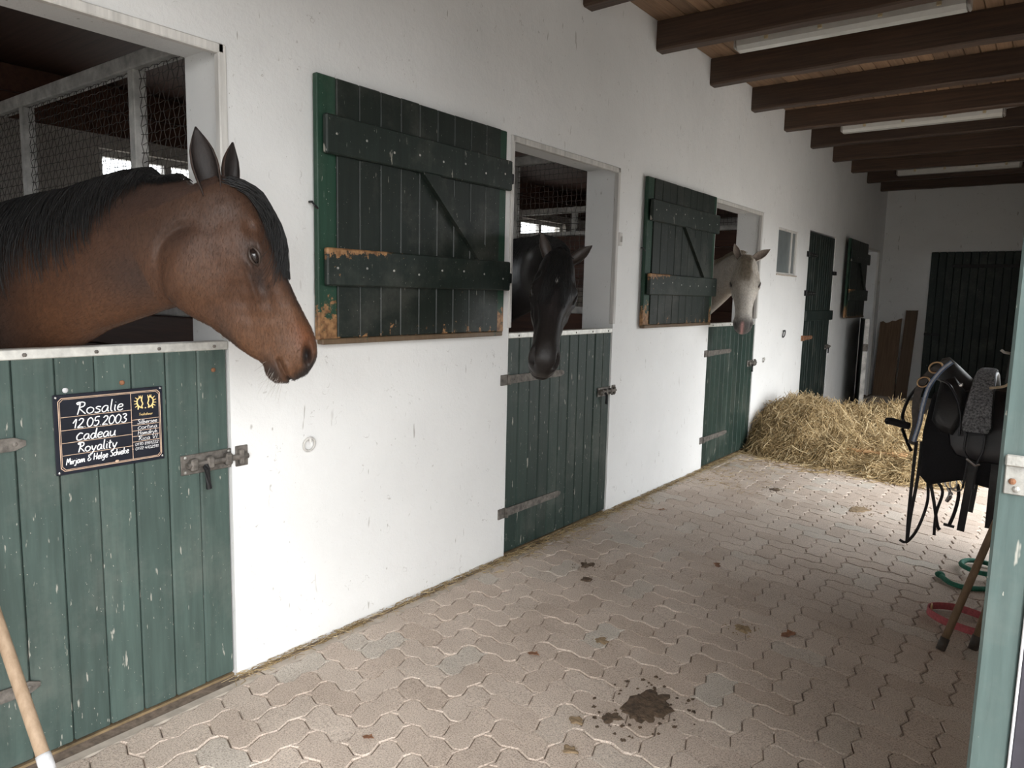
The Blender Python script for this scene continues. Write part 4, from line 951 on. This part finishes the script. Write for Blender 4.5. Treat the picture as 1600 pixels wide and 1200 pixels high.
def horse(name, label, poll, muzzle, dorsal, neck, body, coatfn, mat, vox, hair_mat, mane, forelock, ears, whisk=False, legs=True, mane_side=1.0, ear_col=None, group=None, ws=1.0):
    poll, muzzle = np.array(poll, float), np.array(muzzle, float)
    a = muzzle-poll; Lh = np.linalg.norm(a); a /= Lh; k = Lh/.69
    d = np.array(dorsal, float); d -= a*d.dot(a); d /= np.linalg.norm(d); sd_ = np.cross(a, d)*ws
    def HW(t, n, w): return poll + k*(t*a+n*d+w*sd_)
    def to_local(V):
        q = (V-poll)/k; return q@a, q@d, q@sd_/ws**2
    mb = MB()
    # head
    tt = np.linspace(HT[0], HT[-1], 46); rings = []
    for t in tt:
        top, bot, wu, wl = [np.interp(t, HT, q) for q in (H_TOP, H_BOT, H_WU, H_WL)]
        mid, hh = (top+bot)/2, (top-bot)/2; r = []
        for th in np.linspace(0, 2*PI, 36, endpoint=False):
            cc, ss = math.cos(th), math.sin(th); W = lerp(wl, wu, .5+.5*math.tanh(2.2*(mid+hh*cc+.05)/.08))
            r.append(HW(t, mid+hh*math.copysign(abs(cc)**.88, cc), W*math.copysign(abs(ss)**.78, ss)))
        rings.append(r)
    mb.loft(rings)
    # neck + trunk : (point, half height, half width)
    NP = [(HW(.05, -.03, 0), .125*k, .075*k)] + neck + body
    C_ = catmull([p for p, _, _ in NP], 8); n_ = len(NP); u_ = np.linspace(0, n_-1, len(C_))
    HH = np.interp(u_, range(n_), [h for _, h, _ in NP]); WW = np.interp(u_, range(n_), [w for _, _, w in NP])
    T_ = np.gradient(C_, axis=0); T_ /= np.linalg.norm(T_, axis=1, keepdims=True)
    UP = np.zeros_like(C_); SD = np.zeros_like(C_); up0 = np.array((0, 0, 1.0))
    for i in range(len(C_)):
        b = up0 - T_[i]*T_[i].dot(up0)
        if i < 8: b = b*(i/8.0) + (d*.35-a*.9)*(1-i/8.0); b -= T_[i]*T_[i].dot(b)
        UP[i] = b/np.linalg.norm(b); SD[i] = np.cross(T_[i], UP[i])
    rings = []
    for i in range(len(C_)):
        r = []
        for th in np.linspace(0, 2*PI, 28, endpoint=False):
            cc, ss = math.cos(th), math.sin(th); taper = 1-.35*max(0, cc)**2*(1 if i < (len(neck)+1)*8 else .25)
            r.append(C_[i]+UP[i]*HH[i]*cc+SD[i]*WW[i]*taper*math.copysign(abs(ss)**.9, ss))
        rings.append(r)
    mb.loft(rings)
    # legs
    hoofs = []
    if legs:
        bp_ = [np.array(p, float) for p, _, _ in body]; ax_ = bp_[2]-bp_[0]; ax_[2] = 0; ax_ /= np.linalg.norm(ax_); lat = np.array((-ax_[1], ax_[0], 0))
        for base, front in ((bp_[0]+ax_*.10, True), (bp_[2]+ax_*.12, False)):
            for s_ in (-1, 1):
                o_ = base+lat*s_*.15; z0 = base[2]
                L_ = ([(0, z0-.10, .13), (0, z0-.38, .085), (-.01, .50, .055), (-.005, .44, .05), (0, .20, .034), (.0, .13, .042), (-.05, .06, .04), (-.06, .012, .055)] if front else
                      [(0, z0-.05, .17), (-.06, z0-.32, .12), (.05, .62, .07), (.09, .52, .055), (.06, .42, .045), (.04, .20, .036), (.03, .13, .043), (-.02, .06, .04), (-.03, .012, .055)])
                mb.tube([o_+ax_*x_+np.array((0, 0, z_-o_[2])) for x_, z_, _ in L_], [r_ for _, _, r_ in L_], 14)
    me = mb.mesh(name+'_raw'); tmp = bpy.data.objects.new('tmp', me); col.objects.link(tmp)
    rm = tmp.modifiers.new('r', 'REMESH'); rm.mode = 'VOXEL'; rm.voxel_size = vox
    sm = tmp.modifiers.new('s', 'SMOOTH'); sm.iterations = max(3, int(.035/vox)); sm.factor = .5
    dg = bpy.context.evaluated_depsgraph_get(); me2 = bpy.data.meshes.new_from_object(tmp.evaluated_get(dg)); bpy.data.objects.remove(tmp); bpy.data.meshes.remove(me)
    V = np.empty(len(me2.vertices)*3); me2.vertices.foreach_get('co', V); V = V.reshape(-1, 3)
    t, n, w = to_local(V); aw = np.abs(w); sg_ = np.sign(w)
    inh = ((t > -.02) & (t < .74) & (n < .14) & (n > -.33) & (aw < .16)).astype(float)
    g = lambda t0, n0, st, sn, rot=0.0: np.exp(-((((t-t0)*math.cos(rot)+(n-n0)*math.sin(rot))/st)**2+((-(t-t0)*math.sin(rot)+(n-n0)*math.cos(rot))/sn)**2))
    side = np.clip(aw/.03, 0, 1)*inh
    dw = np.zeros_like(t)
    dw += .016*g(.218, .052, .040, .016, -.2)             # brow
    dw -= .012*g(.150, .050, .030, .020)                  # hollow above the eye
    dw += .012*g(.275, -.004, .030, .012, .1)             # bone under the eye
    dw -= .014*g(.241, .022, .020, .013)                  # socket
    dw += .010*g(.345, -.030, .070, .010, -.10)           # facial crest
    dw -= .010*g(.400, .030, .085, .022)                  # flat of the nose
    dw -= .008*g(.38, -.085, .07, .028)                   # hollow before the cheek
    rr_ = np.sqrt(((t-.215)/.125)**2+((n+.150)/.120)**2); dw += .010*(1/(1+np.exp((rr_-.92)*10)))    # round cheek
    dw -= .008*g(.10, -.02, .03, .06)
    dw -= .015*np.exp(-((rr_-1.16)/.14)**2)*smooth(-t, -.20, -.09)*smooth(-n, .075, .16)    # groove behind the cheek
    dw += .012*g(.632, .036, .055, .030, -.45)             # nostril flare
    dw -= .060*g(.637, .036, .034, .0135, -.45)            # nostril
    mo = np.interp(t, [.59, .63, .67, .70], [-.060, -.062, -.062, -.055]); ml = np.exp(-((n-mo)/.0065)**2)*smooth(t, .592, .615)
    dw -= .017*ml; dw += .006*np.exp(-((n-mo-.016)/.009)**2)*smooth(t, .60, .64); dw += .007*np.exp(-((n-mo+.018)/.010)**2)*smooth(t, .60, .64); dw += .006*g(.60, -.085, .03, .02)
    for q in range(5): dw += .0022*np.sin((n*260+t*90+q*1.7))*g(.205+.012*q, .062, .018, .012)*.5
    dw += .0028*np.sin(t*70+n*40)*np.sin(n*90-t*30)*g(.38, -.03, .12, .09)       # veins and muscle
    V = V + (sg_*dw*side*k)[:, None]*sd_[None]
    fr = inh*(aw < .05)*(t > .60); V = V + (-.010*ml*fr*k*(t > .68))[:, None]*a[None]
    V = V + ((.006*np.exp(-((t-.655)/.03)**2)*np.clip(1-aw/.05, 0, 1)*(n < -.06)*inh)*k)[:, None]*(-d)[None]   # chin
    V[:, 2] = np.maximum(V[:, 2], .002)
    # ears join the same surface
    EV, EF, EC = [], [], []
    for s_, dirv, face, L_e, tn in ears:
        dirv = np.array(dirv, float); dirv /= np.linalg.norm(dirv); face = np.array(face, float); face -= dirv*face.dot(dirv); face /= np.linalg.norm(face); lt = np.cross(dirv, face)
        base = HW(.0+tn[0], .035+tn[1], s_*.050); rg = []
        for v in np.linspace(-.12, 1, 13):
            wd = L_e*np.interp(v, [-.12, 0, .15, .4, .65, .85, 1], [.17, .175, .20, .225, .19, .10, .012]); dp = wd*np.interp(v, [-.12, 0, .2, .6, 1], [.9, .85, .75, .55, .3])
            cen = base+dirv*v*L_e+lt*0.0-face*(.03*L_e*math.sin(v*PI))
            outer = [cen-face*dp*math.cos(q)*1.0+lt*wd*math.sin(q) for q in np.linspace(-PI*.60, PI*.60, 12)]
            inner = [cen-face*dp*math.cos(q)*(.72 if v > .05 else .95)+lt*wd*.86*math.sin(q)+face*.004 for q in np.linspace(PI*.60, -PI*.60, 12)]
            rg.append(outer+inner)
        m_ = MB().loft(rg); o0 = len(V)+len(EV); EV += m_.v; EF += [tuple(i+o0 for i in f_) for f_ in m_.f]
        for v in range(13):
            EC += [0]*12+[1]*12
    F = [tuple(p.vertices) for p in me2.polygons]
    nV = len(V); allV = np.vstack([V, np.array(EV)]) if EV else V
    me3 = bpy.data.meshes.new('body'); me3.from_pydata(allV.tolist(), [], F+EF); me3.update()
    root = tag(empty(name, (body[1][0][0], body[1][0][1], 0)), label, 'horse', group)
    off = -np.array(root.location)
    C3 = np.zeros((len(allV), 4)); C3[:, 3] = 1
    C3[:nV, :3] = coatfn(t, n, w, V, inh)
    if EV:
        ec = np.array(EC)[:, None]; C3[nV:, :3] = np.array(ear_col[0])[None]*(1-ec)+np.array(ear_col[1])[None]*ec
    at = me3.attributes.new('coat', 'FLOAT_COLOR', 'POINT'); at.data.foreach_set('color', C3.ravel())
    bo = link('body', me3, M[mat], root, True); bo.location = off
    if whisk:
        vis = V[:, 0] > -.45
        cand = np.nonzero(vis)[0]; nrm = np.empty(len(me3.vertices)*3); me3.vertices.foreach_get('normal', nrm); nrm = nrm.reshape(-1, 3)
        pick = RNG.choice(cand, 46000); base = V[pick]+RNG.normal(0, .0022, (len(pick), 3)); nn_ = nrm[pick]; base -= nn_*np.sum((base-V[pick])*nn_, 1, keepdims=True)
        ih = inh[pick][:, None]; fl_ = ih*(a*.9-d*.45)[None]+(1-ih)*np.array((-.5, -.62, -.6))[None]+RNG.normal(0, .22, (len(pick), 3))
        fl_ -= nn_*np.sum(fl_*nn_, 1, keepdims=True); fl_ /= np.linalg.norm(fl_, axis=1, keepdims=True)+1e-9; Lf = RNG.uniform(.006, .012, (len(pick), 1))
        pth = np.stack([base-nn_*.0006, base+fl_*Lf*.5+nn_*.0012, base+fl_*Lf+nn_*.0014], 1)
        ho = strands_mesh('coat_hair', pth, np.full(len(pick), .00042), M[mat], root, .3); ho.location = off; ho['kind'] = 'stuff'
        hc = np.ones((len(pick), 4)); hc[:, :3] = C3[pick, :3]*RNG.uniform(.75, 1.55, (len(pick), 1)); at = ho.data.attributes.new('coat', 'FLOAT_COLOR', 'POINT'); at.data.foreach_set('color', np.repeat(hc, 9, axis=0).ravel())
    # eyes
    for s_ in (-1, 1):
        # find the skin at the eye
        sel = (inh > 0) & (np.abs(t-.241) < .018) & (np.abs(n-.022) < .012) & (sg_ == s_)
        we = np.median(w[sel]+ (sg_*dw*side)[sel]) if sel.any() else s_*.09
        ce = HW(.241, .022, we-s_*.004); R_ = .026*k
        eb = MB(); rg = []
        for ph in np.linspace(.05, PI-.05, 13): rg.append([ce+R_*(math.sin(ph)*math.cos(q)*a*1.1+math.sin(ph)*math.sin(q)*d*.80+math.cos(ph)*sd_*.9) for q in np.linspace(0, 2*PI, 18, endpoint=False)])
        eo = eb.loft(rg).build('eye', M['eye_dark'], root, True); eo.location = off
        for nm, sgn in (('upper_eyelid', 1), ('lower_eyelid', -1)):
            pts = []; 
            for q in np.linspace(-1, 1, 13):
                pts.append(ce+a*(q*.036*k)+d*(sgn*(.0165 if sgn > 0 else .0150)*k*(1-q*q)-.003*k*q)+sd_*s_*(.0190*k*(1-.62*q*q)))
            lo = MB().tube(pts, [k*(.0022+.0036*(1-abs(q))) for q in np.linspace(-1, 1, 13)], 8).build(nm, M['lid_'+mat], root, True); lo.location = off
    # mane: strands that lie on the neck
    if mane:
        i0, i1, cnt, len_fn, side_fn = mane
        P_ = []; Rr = []
        Kp = 9
        for q in range(cnt):
            u0 = RNG.uniform(i0, i1); f_ = (u0-i0)/(i1-i0); ph_max = len_fn(f_)*RNG.uniform(.55, 1.1); drift = RNG.normal(0, .8)+.4; ss_ = mane_side*(1 if RNG.random() < side_fn(f_) else -1); off_ = RNG.uniform(1.0, 1.0)
            lift = RNG.uniform(.004, .022); pt = []
            st_ = RNG.uniform(-.16, .10)
            for s in np.linspace(0, 1, Kp):
                u = np.clip(u0+drift*s*s, 0, len(C_)-1.001); ii = int(u); fr_ = u-ii
                cc = C_[ii]*(1-fr_)+C_[ii+1]*fr_; h_ = HH[ii]*(1-fr_)+HH[ii+1]*fr_; w_ = WW[ii]*(1-fr_)+WW[ii+1]*fr_
                ph = st_+ph_max*s; tp = 1-.35*max(0, math.cos(ph))**2
                rad = 1.0
                pt.append(cc+UP[ii]*(h_*math.cos(ph)+lift*math.cos(ph))+SD[ii]*ss_*(w_*tp*math.copysign(abs(math.sin(ph))**.9, math.sin(ph))+lift*math.sin(max(ph, 0))+.006*s))
            P_.append(pt); Rr.append(RNG.uniform(.0012, .0026))
        mo_ = strands_mesh('mane', P_, np.array(Rr), M[hair_mat], root, .25); mo_.location = off
    if forelock:
        P_ = []; Rr = []
        cnt, tmax, bulge, wspread, wbias = forelock
        for q in range(cnt):
            w0 = RNG.normal(0, .020); w1 = RNG.normal(wbias*RNG.choice([-1, 1]), wspread); te = tmax*RNG.uniform(.55, 1.05); lf = bulge*RNG.uniform(0, 1.0)**1.3; t0 = RNG.uniform(-.03, .03); pt = []
            for s in np.linspace(0, 1, 9):
                t_ = t0+(te-t0)*s; w_ = lerp(w0, w1, s**.8)
                top, bot, wu = [np.interp(t_, HT, z_) for z_ in (H_TOP, H_BOT, H_WU)]
                mid, hh = (top+bot)/2, (top-bot)/2
                sn = min(.97, abs(w_)/wu); th_ = math.asin(sn**(1/.78)) if sn > 0 else 0
                n_v = mid+hh*abs(math.cos(th_))**.88
                pt.append(HW(t_, n_v+.006+lf*math.sin(PI*min(1, s*.9+.08)), w_))
            P_.append(pt); Rr.append(RNG.uniform(.0010, .0022))
        fo = strands_mesh('forelock', P_, np.array(Rr), M[hair_mat], root, .2); fo.location = off
    if whisk:
        P_ = []
        for q in range(34):
            t0, n0 = RNG.uniform(.60, .69), RNG.uniform(-.10, -.075); s_ = RNG.choice([-1, 1]); Lw = RNG.uniform(.04, .09); dv = a*RNG.uniform(-.3, .6)-d*RNG.uniform(.5, 1)+sd_*s_*RNG.uniform(0, .6)
            p0 = HW(t0, n0+.01, s_*.022); P_.append([p0+dv*Lw*s+np.array((0, 0, -.02))*s*s for s in np.linspace(0, 1, 5)])
        wo = strands_mesh('whiskers', P_, np.full(len(P_), .0005), M['whisker'], root, .4); wo.location = off
    return root
for nm, c_ in (('lid_coat_bay', (.035, .022, .016)), ('lid_coat_black', (.012, .010, .010)), ('lid_coat_grey', (.10, .085, .075))): simple(nm, c_, .5, 0, .2, 40, .1)
def mixc(base, c_, f): return base*(1-f[:, None])+np.array(c_)[None]*f[:, None]
def ng(t, n, t0, n0, st, sn): return np.exp(-(((t-t0)/st)**2+((n-n0)/sn)**2))
def coat_bay(t, n, w, V, inh):
    c_ = np.tile(np.array((.068, .032, .018)), (len(t), 1))
    nk = 1-inh; al = V[:, 0]
    c_ = mixc(c_, (.036, .020, .0145), smooth(V[:, 2], 1.58, 1.80)*nk)
    c_ = mixc(c_, (.080, .036, .018), nk*smooth(-V[:, 2], -1.55, -1.42)*smooth(al, -.30, -.02))
    c_ = mixc(c_, (.030, .020, .017), nk*np.exp(-(((V[:, 0]-.25)/.10)**2+((V[:, 2]-1.56)/.09)**2))*.7)
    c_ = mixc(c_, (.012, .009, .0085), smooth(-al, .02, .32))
    c_ = mixc(c_, (.046, .025, .0165), inh*smooth(-t, -.20, .0)*.8)
    c_ = mixc(c_, (.105, .049, .024), inh*smooth(t, .34, .50)*.85)
    c_ = mixc(c_, (.082, .038, .019), inh*ng(t, n, .27, -.19, .10, .07)*.8)
    c_ = mixc(c_, (.135, .048, .019), inh*ng(t, n, .57, .055, .06, .035)*.9)
    c_ = mixc(c_, (.028, .019, .0165), inh*ng(t, n, .32, .0, .07, .028)*.8)
    c_ = mixc(c_, (.026, .017, .014), inh*ng(t, n, .235, .030, .055, .040)*.85)
    c_ = mixc(c_, (.024, .015, .012), inh*ng(t, n, .38, .095, .20, .022)*.9)
    c_ = mixc(c_, (.026, .020, .018), inh*smooth(t+.30*n, .650, .690))
    c_ = mixc(c_, (.026, .018, .015), inh*ng(t, n, .50, -.18, .12, .025)*.8)
    c_ = mixc(c_, (.030, .023, .021), inh*ng(t, n, .645, -.10, .06, .035)*.95)
    nr = np.exp(-((((t-.637)*.9-(n-.036)*.435)/.044)**2+(((t-.637)*.435+(n-.036)*.9)/.021)**2)); c_ = mixc(c_, (.012, .010, .010), inh*nr)
    c_ = mixc(c_, (.034, .019, .014), inh*ng(t, n, .09, -.16, .05, .09)*.6)
    return c_
def coat_black(t, n, w, V, inh):
    c_ = np.tile(np.array((.012, .010, .010)), (len(t), 1))
    c_ = mixc(c_, (.016, .013, .012), inh*smooth(t, .30, .55)*.7)
    star = inh*np.exp(-((t-.19)/.022)**2-((w-.004)/.012)**2)*(n > .04); c_ = mixc(c_, (.75, .72, .70), np.clip(star*2.5-.3, 0, 1))
    c_ = mixc(c_, (.06, .048, .04), inh*ng(t, n, .70, -.03, .014, .02)*.6)
    return c_
def coat_grey(t, n, w, V, inh):
    c_ = np.tile(np.array((.40, .365, .32)), (len(t), 1))
    c_ = mixc(c_, (.42, .37, .31), (1-inh)*.6); c_ = mixc(c_, (.47, .445, .41), inh*smooth(t, .2, .45)*.8)
    c_ = mixc(c_, (.060, .056, .056), inh*smooth(t, .53, .64)*.92)
    c_ = mixc(c_, (.10, .09, .085), inh*ng(t, n, .241, .028, .040, .034)*.95)
    pk = inh*np.exp(-((w-.006)/.010)**2)*smooth(t, .61, .65); c_ = mixc(c_, (.55, .30, .28), np.clip(pk, 0, 1)*.85)
    c_ = mixc(c_, (.03, .028, .028), inh*ng(t, n, .64, .030, .026, .016))
    return c_
A3 = lambda *p: np.array(p, float)
horse('brown_horse', 'bay brown horse with black mane looking out over the nearest door',
      (.40, 1.253, 1.817), (.508, 1.488, 1.262), (.50, .80, .30),
      [(A3(.31, 1.190, 1.686), .198, .080), (A3(.16, 1.125, 1.648), .215, .092), (A3(-.01, 1.055, 1.598), .222, .105), (A3(-.25, .980, 1.525), .265, .13), (A3(-.52, .86, 1.40), .32, .17)],
      [(A3(-.92, .64, 1.27), .37, .25), (A3(-1.45, .35, 1.24), .36, .30), (A3(-2.05, .05, 1.28), .34, .29), (A3(-2.45, -.15, 1.25), .20, .16)],
      coat_bay, 'coat_bay', .0055, 'hair_black',
      (0, 40, 6500, lambda f: .50+1.15*smooth(np.array(f), .15, .6), lambda f: .45+.45*f), (2600, .35, .046, .034, .0),
      [(1, (-.14, -.17, 1), (.75, -.45, .05), .178, (-.012, -.040)), (-1, (.03, .04, 1), (.85, .10, .0), .145, (.01, .02))],
      True, True, 1.0, ((.036, .020, .014), (.014, .010, .009)), 'horses looking out of their stalls')
horse('black_horse', 'black horse with a small white star hanging its head over the door',
      (.42, 3.117, 1.705), (.56, 2.800, 1.172), (.66, -.75, .30),
      [(A3(.28, 3.20, 1.675), .145, .085), (A3(.06, 3.39, 1.64), .195, .095), (A3(-.36, 3.60, 1.56), .25, .13)],
      [(A3(-.90, 3.68, 1.28), .37, .25), (A3(-1.55, 3.50, 1.24), .36, .30), (A3(-2.15, 3.30, 1.28), .34, .29), (A3(-2.55, 3.15, 1.25), .20, .16)],
      coat_black, 'coat_black', .0065, 'hair_black',
      (1, 26, 1500, lambda f: .8+.5*f, lambda f: .5), (700, .34, .016, .016, .042),
      [(1, (-.25, -.16, 1), (.55, -.85, .0), .135, (.02, -.01)), (-1, (.62, .50, .60), (.45, -.85, .2), .145, (.02, -.01))],
      False, True, 1.0, ((.012, .010, .009), (.035, .026, .022)), 'horses looking out of their stalls', 1.15)
horse('white_horse', 'white grey horse with a pink nose looking out beside the hay',
      (.25, 6.305, 1.865), (.32, 6.125, 1.262), (.36, -.92, .25),
      [(A3(.12, 6.38, 1.79), .14, .085), (A3(-.06, 6.58, 1.70), .19, .10), (A3(-.42, 6.85, 1.56), .26, .13)],
      [(A3(-.95, 6.85, 1.30), .36, .25), (A3(-1.6, 6.55, 1.25), .36, .30), (A3(-2.2, 6.30, 1.28), .34, .29), (A3(-2.6, 6.1, 1.25), .20, .16)],
      coat_grey, 'coat_grey', .0085, 'hair_grey',
      (1, 26, 1200, lambda f: .6+.5*f, lambda f: .3), (420, .24, .014, .026, .0),
      [(1, (-.34, -.18, 1), (.40, -.9, .0), .14, (0, .0)), (-1, (.80, .62, .62), (.35, -.9, .1), .165, (.0, .0))],
      False, True, 1.0, ((.46, .42, .37), (.22, .18, .15)), 'horses looking out of their stalls', 1.25)
